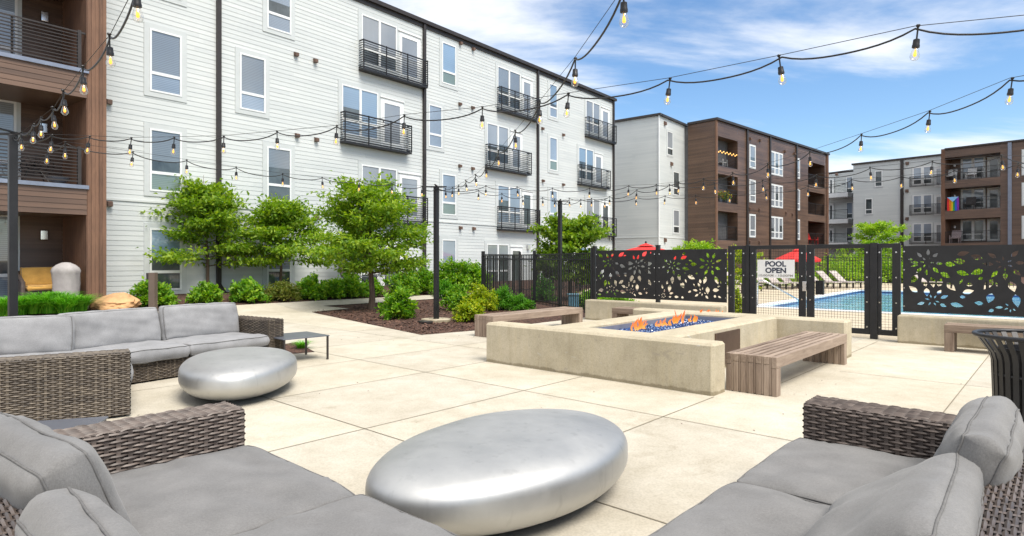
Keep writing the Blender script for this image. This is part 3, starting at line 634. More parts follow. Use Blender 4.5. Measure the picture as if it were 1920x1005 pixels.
# brown part
zb_ = 0.0; ZR2 = ZR + 0.0
mb = MB(); sBe = Bt.s(1552); lap(mb, Bs, Bs.s(1290), -0.01, zb_, ZR2 - 0.08, 0.13, 0.012)
def cols(a, b): return Bt.s(a), Bt.s(b)
c0, c1 = cols(1346, 1383); c2, c3 = cols(1515, 1546)
zz_ = [Bt.z(1346, y) for y in (254.6, 310, 325, 378.5, 395, 450)]
lap(mb, Bt, 0, c0, zb_, ZR2 - .08, 0.13, 0.012); lap(mb, Bt, c1, c2, zb_, ZR2 - .08, 0.13, 0.012); lap(mb, Bt, c3, sBe, zb_, ZR2 - .08, 0.13, 0.012)
for a, b in ((c0, c1), (c2, c3)):
    lap(mb, Bt, a, b, zz_[0], ZR2 - .08, 0.13, 0.012); lap(mb, Bt, a, b, zz_[2], zz_[1], 0.13, 0.012); lap(mb, Bt, a, b, zz_[4], zz_[3], 0.13, 0.012); lap(mb, Bt, a, b, zb_, zz_[5], 0.13, 0.012)
    for k in (0, 2, 4):
        zc, zf_ = zz_[k], zz_[k + 1]
        mb.pbox(Bt, a - .02, b + .02, zc, zc + 0.1, -2.2, -0.02); mb.pbox(Bt, a - .02, b + .02, zf_ - 0.1, zf_, -2.2, -0.02)
        mb.pbox(Bt, a - .1, a - 0.0, zf_, zc, -2.2, -0.02); mb.pbox(Bt, b + 0.0, b + .1, zf_, zc, -2.2, -0.02); lap(mb, Bt, a, b, zf_, zc, 0.15, 0.012, -2.2)
mb.build('brown_wall', M['brown'], T)
mb = MB(); mb.pbox(Bt, -0.12, sBe + 0.2, ZR2 - 0.08, ZR2 + .10, -0.5, 0.16); mb.pbox(Bs, Bs.s(1290), -0.51, ZR2 - .08, ZR2 + .1, -0.5, 0.12); mb.build('roof_edge', M['bronze'], T)
mb = MB(); mb.pbox(Bt, -0.08, 0.12, 0, ZR2 - .081, -.05, 0.06); mb.pbox(Bt, sBe - .35, sBe, 0, ZR2 - .081, 0.015, 0.1); mb.build('pilaster', M['brown2'], T)
for px in (1400, 1443, 1492.5): spout(T, Bt, Bt.s(px), 0.1, ZR2 - .08, 0.22)
for k in (1, 3, 5):
    for a, b in ((c0, c1), (c2, c3)): railing(T, Bt, a + .03, b - .03, zz_[k] + 0.08, zz_[k] + 1.1, -0.12, nb=9, posts=2, side=False)
for xl, xr, n, rows in ((1405, 1416, 1, ((271, 314), (337, 378), (402, 444))), (1444.5, 1467, 3, ((283, 326), (345, 387), (406, 447))), (1494, 1499, 1, ((297, 334), (355, 393), (412, 449)))):
    for yt, yb in rows: window(T, Bt, Bt.s(xl), Bt.s(xr), Bt.z(xl, yb), Bt.z(xl, yt), cols=n, casing=0.05, sash=0.10, pane=M['pane_v'], low=M['pane_v'])
for k in (0, 2, 4): window(T, Bt, c0 + 0.9, c1 - 0.5, zz_[k + 1] + .1, zz_[k] - .35, cols=2, split=0, casing=0.06, off=-2.18, pane=M['pane_d'])
for px, py in ((1406, 260), (1424, 263), (1471, 284), (1489, 288), (1405, 391), (1423, 393), (1473, 399), (1485, 402), (1405, 453), (1423, 454)): s, z = Bt.hit(px, py); vent(T, Bt, s, z, 0.22)
mb = MB(); mb.prism([Bs.pt(Bs.s(1290), 0.1, -0.03), Bt.pt(0.02, 0.1, -0.6), Bt.pt(sBe, .1, -2.4), Bt.pt(sBe, 0.1, -14), Bt.pt(0, .1, -14)], UP * (ZR2 - 0.3)); mb.build('core', M['roofing'], T)

# ------------------------------------------------------------------ far building at the right
Q0, Q1 = depth(1600, HY, hk / 181), depth(1765, HY, hk / 199); Q2, Q3 = depth(1765, HY, hk / 208), depth(1920, HY, hk / 226)
Cw = Plane(Q0.x, Q0.y, math.atan2((Q1 - Q0).x, (Q1 - Q0).y)); Cb = Plane(Q2.x, Q2.y, math.atan2((Q3 - Q2).x, (Q3 - Q2).y))
U = thing('far_apartment_block', 'far pale apartment block with curved white end and brown balconied corner', 'building', V(Q1.x, Q1.y, 0))
def cpx(u, v): return 1500 + .2588 * u, 240 + .2588 * v
mb = MB(); sw = Cw.s(1768); lap(mb, Cw, 0, sw, 0, ZR - .1, 0.152)
Cc = Cw.shifted(-2.6)
arc = []
for k in range(9):                                   # the rounded end, set back
    t = k / 8; arc.append(Cc.pt(-8.5 + 8.5 * t, 0, -1.1 * (1 - t) ** 2))
for i in range(8):
    z = 0.0
    while z < ZR - 0.5: mb.poly([arc[i] + UP * z, arc[i + 1] + UP * z, arc[i + 1] + UP * (z + .15) - Cw.n * .014, arc[i] + UP * (z + .15) - Cw.n * .014]); z += .152
mb.pbox(Cw, 0.0, 0.15, 0, ZR - .1, -3, -0.001)
mb.build('white_wall', M['siding'], U)
mb = MB(); mb.pbox(Cw, -0.15, sw, ZR - .1, ZR + .08, -0.4, 0.15); mb.prism([p + UP * (ZR - .45) for p in arc] + [p + UP * (ZR - .45) - Cw.n * .6 for p in reversed(arc)], UP * .2); mb.build('gutter', M['bronze'], U)
spout(U, Cw, Cw.s(cpx(740, 0)[0]), 0, ZR - .1, 0.3)
def crect(pl, u0, v0, u1, v1):
    x0, y0 = cpx(u0, v0); x1, y1 = cpx(u1, v1); return pl.s(x0), pl.s(x1), pl.z(x0, y1), pl.z(x0, y0)
for r in ((542, 312, 598, 428), (472, 512, 527, 627)): window(U, Cw, *crect(Cw, *r), casing=.08, pane=M['pane_d'], sash=.09)
for v0, v1 in ((285, 428), (487, 632), (690, 838)):
    window(U, Cw, *crect(Cw, 815, v0, 962, v1 - 10), cols=2, casing=.06, sash=.13, low=M['pane_d']); a, b, zl, zh = crect(Cw, 980, v0 + 5, 1030, v1); door(U, Cw, a, b, zl, zh)
    a, b, zl, zh = crect(Cw, 804, v1 - 70, 1040, v1); railing(U, Cw, a, b, zl, zh, 0.4, nb=8, posts=2, t=.035)
for u, v in ((777, 256), (775, 455), (776, 657)): s, z = Cw.hit(*cpx(u, v)); vent(U, Cw, s, z, .32)
for v0, v1 in ((355, 490), (540, 672), (720, 835)):
    window(U, Cc, *crect(Cc, 335, v0, 384, v1 - 15), casing=.05, pane=M['pane_h'], low=M['pane_d'], sash=.08); a, b, zl, zh = crect(Cc, 212, v0 + 15, 240, v1); door(U, Cc, a, b, zl, zh, pane=M['pane_d'])
    mb = MB(); a, b, zl, zh = crect(Cc, 150, v1, 388, v1 + 30); mb.pbox(Cc, a, b - .02, zl, zh, 0.0, 1.7); mb.build('balcony_slab', M['trim'], U)
    railing(U, Cc, a, b - .05, zh + .05, zh + 1.05, 1.6, nb=6, posts=2, side=False, t=.03)
s, z = Cc.hit(*cpx(266, 336)); vent(U, Cc, s, z, .3)
# brown corner
sb0, sb1, sbe = 0.0, Cb.s(cpx(1452, 0)[0]), Cb.s(2010)
sp = Cb.s(cpx(1050, 0)[0]); ob = [Cb.z(cpx(1050, v)[0], cpx(1050, v)[1]) for v in (218, 385, 440, 598, 662, 835)]
mb = MB(); lap(mb, Cb, sb1, sbe, 0, ZR - .05, .14, .012)
for a, b in ((ob[0], ZR - .05), (ob[2], ob[1]), (ob[4], ob[3]), (0, ob[5])): lap(mb, Cb, sp, sb1, a, b, .14, .012)
for k in (0, 2, 4):
    zc, zf_ = ob[k], ob[k + 1]; mb.pbox(Cb, sp, sb1 + .05, zc, zc + .1, -2.0, -.02); mb.pbox(Cb, sp, sb1 + .05, zf_ - .1, zf_, -2.0, -.02); mb.pbox(Cb, sb1, sb1 + .1, zf_, zc, -2, -.02); lap(mb, Cb, sp, sb1, zf_, zc, .15, .012, -2.0)
mb.build('brown_wall', M['brown'], U)
mb = MB(); mb.pbox(Cb, -0.02, sp, 0, ZR + .05, -2.2, 0.02); mb.build('pier', M['brown2'], U)
mb = MB(); mb.pbox(Cb, sp, sbe, ZR - .05, ZR + .1, -.4, .15); mb.build('roof_edge', M['bronze'], U); spout(U, Cb, Cb.s(cpx(1521, 0)[0]), 0, ZR, .28, mat=M['bluegrey'])
Cr = Cb.shifted(-2.0)
for k, (v0, v1) in enumerate(((222, 375), (445, 590), (668, 815))):
    a, b, zl, zh = crect(Cr, 1170, v0, 1340, v1); window(U, Cb, a, b, zl, zh, cols=2, casing=.06, off=-1.98, sash=.11, pane=M['pane_h'] if k < 2 else M['pane_d'], low=M['pane_d'])
    a, b, zl, zh = crect(Cr, 1365, v0, 1445, v1 + 5); door(U, Cb, a, b, zl, zh, off=-1.98, pane=M['pane_d'])
    railing(U, Cb, sp + .03, sb1 - .03, ob[2 * k + 1] + .06, ob[2 * k + 1] + 1.1, -.1, nb=8, posts=3, side=False, t=.03); s, z = Cr.hit(*cpx(1120, v0 + 50)); lamp(U, Cb, s, z, -1.98)
for v0, v1 in ((160, 340), (400, 560), (640, 800)):
    a, b, zl, zh = crect(Cb, 1612, v0, 1700, v1); window(U, Cb, a, b, zl, zh, cols=1, casing=.06, sash=.11, off=.01)
mb = MB(); mb.prism([Cc.pt(-8, .1, -2.6), Cw.pt(-.2, .1, -2.7), Cw.pt(0.01, .1, -.02), Cw.pt(sw - .2, .1, -.02), Cb.pt(.1, .1, -2.3), Cb.pt(sbe, .1, -2.3), Cb.pt(sbe, .1, -14), Cc.pt(-8, .1, -14)], UP * (ZR - .5)); mb.build('core', M['roofing'], U)
# ------------------------------------------------------------------ pool fence, screens and gate
FP = Plane(FO.x, FO.y, math.atan2(F1.x, F1.y))
def leaf_shape(c, ang, ln, wd):
    pts = []; ca, sa = math.cos(ang), math.sin(ang)
    for i in range(7): t = i / 6; pts.append((t * ln, wd * math.sin(math.pi * t ** 0.8)))
    for i in range(1, 6): t = 1 - i / 6; pts.append((t * ln, -wd * math.sin(math.pi * t ** 0.8)))
    return [(c[0] + x * ca - y * sa, c[1] + x * sa + y * ca) for x, y in pts]
def curve_mesh(loops, ext):
    cu = bpy.data.curves.new('outline', 'CURVE'); cu.dimensions = '2D'; cu.fill_mode = 'BOTH'; cu.extrude = ext
    for lp in loops:
        sp = cu.splines.new('POLY'); sp.points.add(len(lp) - 1); sp.use_cyclic_u = True
        for p, q in zip(sp.points, lp): p.co = (q[0], q[1], 0, 1)
    ob = bpy.data.objects.new('outline', cu); me = bpy.data.meshes.new_from_object(ob)
    bpy.data.objects.remove(ob); return me
def screen_mesh(wd, ht, flowers, seed):
    rng = random.Random(seed); loops = [[(0, 0), (wd, 0), (wd, ht), (0, ht)]]; taken = []
    def add(x, y, ang, ln, w_):
        pts = leaf_shape((x, y), ang, ln, w_)
        if min(p[0] for p in pts) < .035 or max(p[0] for p in pts) > wd - .035 or min(p[1] for p in pts) < .035 or max(p[1] for p in pts) > ht - .035: return
        discs = [(x + math.cos(ang) * ln * t, y + math.sin(ang) * ln * t, max(.008, w_ * math.sin(math.pi * t ** .8))) for t in (.08, .3, .5, .7, .92)]
        for d in discs:
            for q in taken:
                if (d[0] - q[0]) ** 2 + (d[1] - q[1]) ** 2 < (d[2] + q[2] + .011) ** 2: return
        taken.extend(discs); loops.append(pts)
    for fx, fy, s in flowers:
        for r0, n, ln, w_ in ((.045, 6, .065, .015), (.125, 8, .115, .032), (.26, 9, .17, .052), (.45, 10, .17, .055)):
            ph = rng.uniform(0, 6.28)
            for i in range(n): a = ph + i * 6.2832 / n + rng.uniform(-.1, .1); add(fx + math.cos(a) * r0 * s, fy + math.sin(a) * r0 * s, a + rng.uniform(-.14, .14), ln * s * rng.uniform(.85, 1.1), .82 * w_ * s * rng.uniform(.9, 1.1))
    for _ in range(60):
        x, y = rng.uniform(0, wd), rng.uniform(0, ht); f = min(flowers, key=lambda q: (q[0] - x) ** 2 + (q[1] - y) ** 2)
        add(x, y, math.atan2(y - f[1], x - f[0]) + rng.uniform(-.5, .5), rng.uniform(.05, .12), rng.uniform(.014, .03))
    return curve_mesh(loops, .0025)
def screen_panel(root, s0, s1, z0, z1, flowers, seed, o=0.0):
    me = screen_mesh(s1 - s0, z1 - z0, flowers, seed); mb = MB(); vs = [FP.pt(s0 + v.co.x, z0 + v.co.y, o + v.co.z) for v in me.vertices]
    for p in me.polygons: mb.poly([vs[i] for i in p.vertices])
    bpy.data.meshes.remove(me); mb.mi = 1
    for s in (s0 + .02, s1 - .02):
        for k in range(4): z = z0 + .1 + (z1 - z0 - .2) * k / 3; mb.pbox(FP, s - .011, s + .011, z - .011, z + .011, o + .003, o + .014)
    return mb.build('perforated_panel', [M['black'], M['chrome']], root)
S = FP.s
lw1 = thing('screen_fence', 'paired black leaf pattern screens with a post between them', 'fence', FP.pt(S(1231), 0))
zs0, zs1 = 0.555, 1.705
screen_panel(lw1, S(1117.5), S(1229), zs0, zs1, [(.42, .86, 1.0), (1.12, .80, 1.0), (.45, .22, .9), (1.0, .18, .7)], 4)
screen_panel(lw1, S(1235), S(1363), zs0, zs1, [(.32, .80, 1.0), (1.22, .82, 1.1), (1.05, .22, .9), (.12, .1, .6)], 9)
for px in (1113, 1231.8):
    mb = MB(); s = S(px); mb.pbox(FP, s - .04, s + .04, 0, 1.80, -.10, -.006); mb.pbox(FP, s - .045, s + .045, 1.801, 1.815, -.105, 0); mb.build('post', M['black'], lw1)
lw2 = thing('screen_fence', 'wide single black leaf pattern screen above the wall beside the gate', 'fence', FP.pt(S(1900), 0))
screen_panel(lw2, S(1693), S(2085), .54, 1.715, [(.36, .88, 1.0), (.44, .22, 1.0), (1.42, .86, 1.15), (1.5, .15, .8), (2.1, .6, 1.0)], 21)
mb = MB(); mb.pbox(FP, S(2090), S(2090) + .08, 0, 1.8, -.1, -.006); mb.build('post', M['black'], lw2)
for a, b, lab in ((S(1110), S(1364), 'low concrete wall under the paired leaf screens behind the fire pit'), (S(1688), S(2150), 'low concrete wall under the wide leaf screen beside the gate')):
    mb = MB(); mb.pbox(FP, a, b, -0.05, .495, 0.02, .32); o = mb.build('low_wall', M['concrete'], None, root=FP.pt((a + b) / 2, 0, .1), bevel=.03); tag(o, lab, 'wall')
def wire(mb, s0, s1, z0, z1, o, sp=.048, t=.0021):
    n = int((s1 - s0) / sp); m = int((z1 - z0) / sp)
    for i in range(1, n): s = s0 + (s1 - s0) * i / n; mb.pbox(FP, s - t, s + t, z0, z1, o - t, o + t)
    for i in range(1, m): z = z0 + (z1 - z0) * i / m; mb.pbox(FP, s0, s1, z - t, z + t, o + t, o + 2.6 * t)
def gate_leaf(root, name, a, b, c, d, z0, z1, o0=-.03, o1=.03):
    """stiles from a to b and c to d"""
    mb = MB(); mb.pbox(FP, a, b, z0, z1, o0, o1); mb.pbox(FP, c, d, z0, z1, o0, o1); mb.pbox(FP, b, c, z1 - .08, z1, o0, o1); mb.pbox(FP, b, c, z0, z0 + .10, o0, o1)
    lf = mb.build(name, M['black'], root, bevel=.004)
    mb = MB(); wire(mb, b, c, z0 + .1, z1 - .08, 0); mb.build('wire_mesh', M['black'], lf)
    mb = MB()
    for s in ((a + b) / 2, (c + d) / 2):
        for k in range(4): z = z0 + .14 + (z1 - z0 - .3) * k / 3; mb.pbox(FP, s - .012, s + .012, z - .012, z + .012, o1 + .001, o1 + .01)
    mb.build('bolt_heads', M['chrome'], lf)
    return lf
gt = thing('pool_gate', 'black metal double pool gate with square wire mesh', 'gate', FP.pt(S(1512), 0))
zg0, zg1 = .09, 1.765
gate_leaf(gt, 'side_panel', S(1366), S(1377), S(1392), S(1399), zg0, zg1); gate_leaf(gt, 'side_panel', S(1646.5), S(1653), S(1673), S(1689), zg0, zg1)
gate_leaf(gt, 'gate_leaf', S(1406.5), S(1418), S(1498), S(1511), zg0, zg1); gl = gate_leaf(gt, 'gate_leaf', S(1513), S(1527), S(1621), S(1631.5), zg0, zg1)
for a, b in ((1399.5, 1406), (1632, 1646)):
    mb = MB(); mb.pbox(FP, S(a), S(b), 0, zg1 + .015, -.05, .05); mb.build('post', M['black'], gt, bevel=.004)
s, z = FP.hit(1511, 537); mb = MB(); mb.pbox(FP, s - .05, s + .03, z - .09, z + .10, .031, .06); mb.pbox(FP, s + .01, s + .035, z - .07, z + .07, .061, .10); mb.build('latch', M['chrome'], gt, bevel=.006)
a, z1_ = FP.hit(1528, 526); b, z0_ = FP.hit(1543, 553); mb = MB(); mb.pbox(FP, a, b, z0_, z1_, -.12, -.035); mb.build('lock_box', M['black'], gt)
# sign
def text_mb(mb, txt, pl, s, z, o, size, off=0.0, width=None, xscale=1.0, space=1.0):
    cu = bpy.data.curves.new('t', 'FONT'); cu.body = txt; cu.align_x = 'CENTER'; cu.align_y = 'CENTER'; cu.size = size; cu.extrude = .001; cu.offset = off; cu.space_character = space
    ob = bpy.data.objects.new('t', cu); me = bpy.data.meshes.new_from_object(ob); bpy.data.objects.remove(ob)
    xs = [v.co.x for v in me.vertices]; k = xscale if not width else width / (max(xs) - min(xs)); xm = (max(xs) + min(xs)) / 2
    vs = [pl.pt(s + (v.co.x - xm) * k, z + v.co.y, o + v.co.z) for v in me.vertices]
    for p in me.polygons: mb.poly([vs[i] for i in p.vertices])
    bpy.data.meshes.remove(me)
a, zt_ = FP.hit(1421.5, 487); b = S(1491); zb_ = FP.z(1421.5, 520.5); sc_, hh = (a + b) / 2, zt_ - zb_
sg = thing('pool_sign', 'white POOL OPEN sign with opening hours hung on the gate mesh', 'sign', FP.pt(sc_, zb_, .05))
mb = MB(); mb.pbox(FP, a, b, zb_, zt_, .035, .043); mb.build('board', M['white'], sg)
mb = MB(); text_mb(mb, 'POOL', FP, sc_, zt_ - hh * .245, .0445, hh * .39, .005, (b - a) * .56); text_mb(mb, 'OPEN', FP, sc_, zt_ - hh * .60, .0445, hh * .39, .005, (b - a) * .56); mb.build('large_lettering', M['ink'], sg)
mb = MB(); text_mb(mb, '10:00AM - 10:00PM', FP, sc_, zt_ - hh * .87, .0445, hh * .17, 0.0012, (b - a) * .92); mb.build('small_lettering', M['ink_l'], sg)
# picket fences
def pickets(name, label, pts, gap=.115, h=1.66, postsp=None, endcap=True):
    root = thing(name, label, 'fence', pts[0])
    for p, q in zip(pts, pts[1:]):
        d = (q - p); ln = d.length; d.normalize(); n = Vector((-d.y, d.x, 0)); base = min(gz(p), gz(q))
        mb = MB(); k = int(ln / gap)
        for i in range(1, k): c = p + d * (ln * i / k); mb.box(c, d, n, UP, (-.011, .011), (-.011, .011), (.10 + base, h + base - .031))
        for z in (h, h - .16, .22): mb.box(p, d, n, UP, (.04, ln - .04), (-.018, .018), (z - .03 + base, z + base))
        mb.build('picket_panel', M['black'], root)
    for p in pts: mb = MB(); mb.box(p, V(1, 0), V(0, 1), UP, (-.05, .05), (-.05, .05), (-.1, h + .11 + gz(p))); mb.build('post', M['black'], root)
    return root
f0 = FP.pt(S(1111), 0, -.05); f1 = onz(1002, 575); f2 = V((905 - CX) / FPX * 23.5, 23.5)
pickets('picket_fence', 'black picket fence receding from the paired screens past the shrubs', [f0 + V(-.02, .05), f1, f2])
pickets('picket_fence', 'black picket fence running behind the receding fence towards the brown block', [f2 + FA.d * (2.3 * k + .06 * (k == 0)) for k in range(9)])
far0 = PP + F2 * 20.5 - F1 * 6
pickets('picket_fence', 'far black picket fence behind the pool loungers', [far0 + F1 * 2.5 * k for k in range(11)], gap=.14)

# ------------------------------------------------------------------ fire pit
pit = thing('fire_pit', 'large board formed concrete fire pit with long end walls', 'fire pit', pp(-1.56, 2.0))
X_ = [-3.39, -3.2, -2.43, -2.08, -1.04, -.62, 0, .39]; Y_ = [0, .33, .5, 3.55, 3.7, 4.05]
def filled(i, j):
    if not (0 <= i < 7 and 0 <= j < 5): return False
    if j == 0: return i < 6
    if j == 4: return i >= 1
    if j in (1, 3): return 2 <= i <= 4
    return i in (2, 4)
bm = bmesh.new(); vd = {}
def pv(i, j, k):
    if (i, j, k) not in vd: vd[(i, j, k)] = bm.verts.new(tuple(pp(X_[i], Y_[j], (-.05, .565)[k]) - pit.location))
    return vd[(i, j, k)]
for i in range(7):
    for j in range(5):
        if not filled(i, j): continue
        bm.faces.new([pv(i, j, 1), pv(i + 1, j, 1), pv(i + 1, j + 1, 1), pv(i, j + 1, 1)])
        for (di, dj, a, b) in ((-1, 0, (i, j + 1), (i, j)), (1, 0, (i + 1, j), (i + 1, j + 1)), (0, -1, (i, j), (i + 1, j)), (0, 1, (i + 1, j + 1), (i, j + 1))):
            if not filled(i + di, j + dj): bm.faces.new([pv(*a, 0), pv(*b, 0), pv(*b, 1), pv(*a, 1)])
bmesh.ops.recalc_face_normals(bm, faces=bm.faces[:])
es = [e for e in bm.edges if len(e.link_faces) == 2 and e.calc_face_angle(0) > .5]
bmesh.ops.bevel(bm, geom=es, offset=.028, segments=1, affect='EDGES'); me = bpy.data.meshes.new('surround'); bm.to_mesh(me); bm.free(); me.materials.append(M['concrete'])
o = bpy.data.objects.new('surround', me); col.objects.link(o); o.parent = pit
mb = MB()
for x, y in (((-2.078, -2.07), (.503, 3.547)), ((-1.05, -1.042), (.503, 3.547)), ((-2.069, -1.051), (.503, .511)), ((-2.069, -1.051), (3.539, 3.547))): mb.box(PO, E1, E2, UP, x, y, (.3, .515))
mb.build('burner_lining', M['bluegrey'], pit)
mb = MB(); mb.box(PO, E1, E2, UP, (-.619, -.60), (1.45, 2.25), (.06, .50)); mb.build('access_panel', pm('brown_steel', (0.16, .11, .085), .4, .6), pit)
fg = MB(); fg.poly([pp(-2.06, .515, .425), pp(-1.06, .515, .425), pp(-1.06, 3.535, .425), pp(-2.06, 3.535, .425)]); rng = random.Random(5)
for _ in range(5200):
    c = pp(rng.uniform(-2.04, -1.08), rng.uniform(.53, 3.52), .43 + rng.uniform(0, .02)); r = rng.uniform(.010, .019); a = rng.uniform(0, 6.28)
    p = [c + V(r * math.cos(a + k * 2.09), r * math.sin(a + k * 2.09), rng.uniform(-.4, .4) * r) for k in range(3)]; t = c + V(rng.uniform(-.3, .3) * r, rng.uniform(-.3, .3) * r, r * 1.1); b = len(fg.v)
    fg.v += [tuple(q) for q in p + [t]]; fg.f += [(b, b + 1, b + 3), (b + 1, b + 2, b + 3), (b + 2, b, b + 3)]; fg.m += [0] * 3
tag(fg.build('fire_glass', M['chips'], None, root=pp(-1.56, 2, .43)), 'bed of glittering blue glass chips in the fire pit', 'fire glass', kind='stuff')
def flame(px, py, h, wdt, seed, label):
    rng = random.Random(seed); c = onz(px, py, .435); mb = MB()
    for k in range(rng.randint(8, 11)):
        o = c + E1 * rng.uniform(-.06, .06) + E2 * rng.uniform(-wdt, wdt) * 1.35; hh = h * 1.05 * rng.uniform(.45, 1); lean = V(rng.uniform(-.4, .7), rng.uniform(-.2, .2)); rr = rng.uniform(.014, .034); ph = rng.uniform(0, 6)
        pts, rs = [], []
        for i in range(11):
            t = i / 10; pts.append(o + lean * hh * t * t * .7 + V(math.sin(t * 6 + ph) * .014, math.cos(t * 5 + ph) * .014, hh * t)); rs.append(rr * (0.55 + 1.1 * t) * (1 - t) ** .75 + .0015)
        mb.tube(pts, rs, 8)
    tag(mb.build('flame', M['flame'], None, root=c, smooth=True), label, 'flame', 'flames in the fire pit')
for i, (px, py, h, wd, lb) in enumerate(((1196, 620, .20, .16, 'broad orange flame nearest the long front wall of the pit'), (1242, 613, .13, .10, 'small low flame, second from the front wall'), (1274, 608, .24, .11, 'tall narrow tongue of flame in the middle of the glass bed'),
                                         (1301, 605, .13, .08, 'low flame just behind the tall middle tongue'), (1317, 599, .18, .13, 'orange flame before the far end of the glass bed'), (1338, 597, .16, .16, 'wide flame at the far end of the glass bed'))): flame(px, py, h, wd, 40 + i, lb)

# ------------------------------------------------------------------ slatted benches
def bench(o, ex, ey, L_, wd, h, label, n=6, axis='x'):
    root = thing('slatted_bench', label, 'bench', o + ex * L_ / 2 + ey * wd / 2); mw = M['bench']; ax_ = 'xyz'[0]
    mb = MB(); sw = wd / n * .70; p = (wd - sw) / (n - 1)
    for k in range(n):
        a = k * p; b = a + sw
        mb.box(o, ex, ey, UP, (0, L_), (a, b), (h - (.12 if k in (0, n - 1) else .085), h + random.uniform(-.0015, .0015)))
        if k < n - 1: mb.box(o, ex, ey, UP, (.131, L_ - .131), (b + .001, a + p - .001), (h - .075, h - .055))
    R_ = Matrix((ex, UP.cross(ex), UP)).transposed().to_4x4()
    def local(mb, name, mat):
        inv = R_.inverted(); rl = root.location; mb.v = [tuple(inv @ (Vector(v) - rl)) for v in mb.v]; ob = mb.build(name, mat, None, bevel=.006); ob.parent = root; return ob
    root.rotation_euler = R_.to_euler(); local(mb, 'seat', mw['x'])
    for e in (0, 1):
        mb = MB()
        for k in range(n):
            x0, x1 = (.0, .13) if e == 0 else (L_ - .13, L_)
            mb.box(o, ex, ey, UP, (x0 + .002, x1 - .002), (k * p + .001, k * p + sw - .001), (0.0, h - (.122 if k in (0, n - 1) else .087)))
            if k < n - 1: mb.box(o, ex, ey, UP, (x0 + .006, x1 - .006), (k * p + sw + .001, (k + 1) * p - .001), (.016, h - .002))
        local(mb, 'leg', mw['z'])
    return root
bench(pp(-.03, .40), E2, E1, 2.82, .55, .43, 'slatted wooden bench standing against the near side of the fire pit', n=7)
ob_ = onz(925, 593, .42); ob_.z = 0
bench(ob_ - E1 * .5, E2, E1, 2.85, .5, .42, 'long grey wooden bench beside the mulch bed and clipped shrubs', n=7)
ob_ = onz(1147, 577, .42); ob_.z = 0
bench(ob_, E1, E2, 2.2, .5, .42, 'grey wooden bench half hidden behind the far end of the fire pit')
bench(onz(1770, 660), F1, F2, 2.3, .5, .435, 'weathered wooden bench before the low wall by the slatted bin')

# ------------------------------------------------------------------ woven sofas
def weave(mb, o, u, v, n, lu, lv, row=.0185, stake=.052, amp=.0042, rng=random.Random(1)):
    """strands run along u, stacked along v, bulging along n over and under the stakes"""
    nr = max(2, int(round(lv / row))); rh = lv / nr; ns = max(2, int(round(lu / stake))); sp = lu / ns
    for r in range(nr):
        vc = (r + .5) * rh; hw = rh * .41; top, mid, bot = [], [], []
        seg = ns * 4; brk = []
        for i in range(seg + 1):
            x = lu * i / seg; ph = math.pi * x / sp + (math.pi if r % 2 else 0); z = max(-1, min(1, 1.5 * math.cos(ph) + .25)) * amp + amp; jit = rng.uniform(-.0008, .0008)
            c = o + u * x + v * (vc + jit)
            top.append(c + v * hw + n * (z - .003)); mid.append(c + n * (z + .0045)); bot.append(c - v * hw + n * (z - .003))
        k = 0
        while k < seg:                               # cut into lengths so that tone varies along a strand
            e = min(seg, k + rng.choice((8, 12, 16))); mb.grid([bot[k:e + 1], mid[k:e + 1], top[k:e + 1]]); k = e
    for i in range(ns + 1):
        c = o + u * min(max(sp * i, .008), lu - .008); w_ = .010
        mb.poly([c - u * w_ + n * amp * .9, c + u * w_ + n * amp * .9, c + u * w_ + v * lv + n * amp * .9, c - u * w_ + v * lv + n * amp * .9])
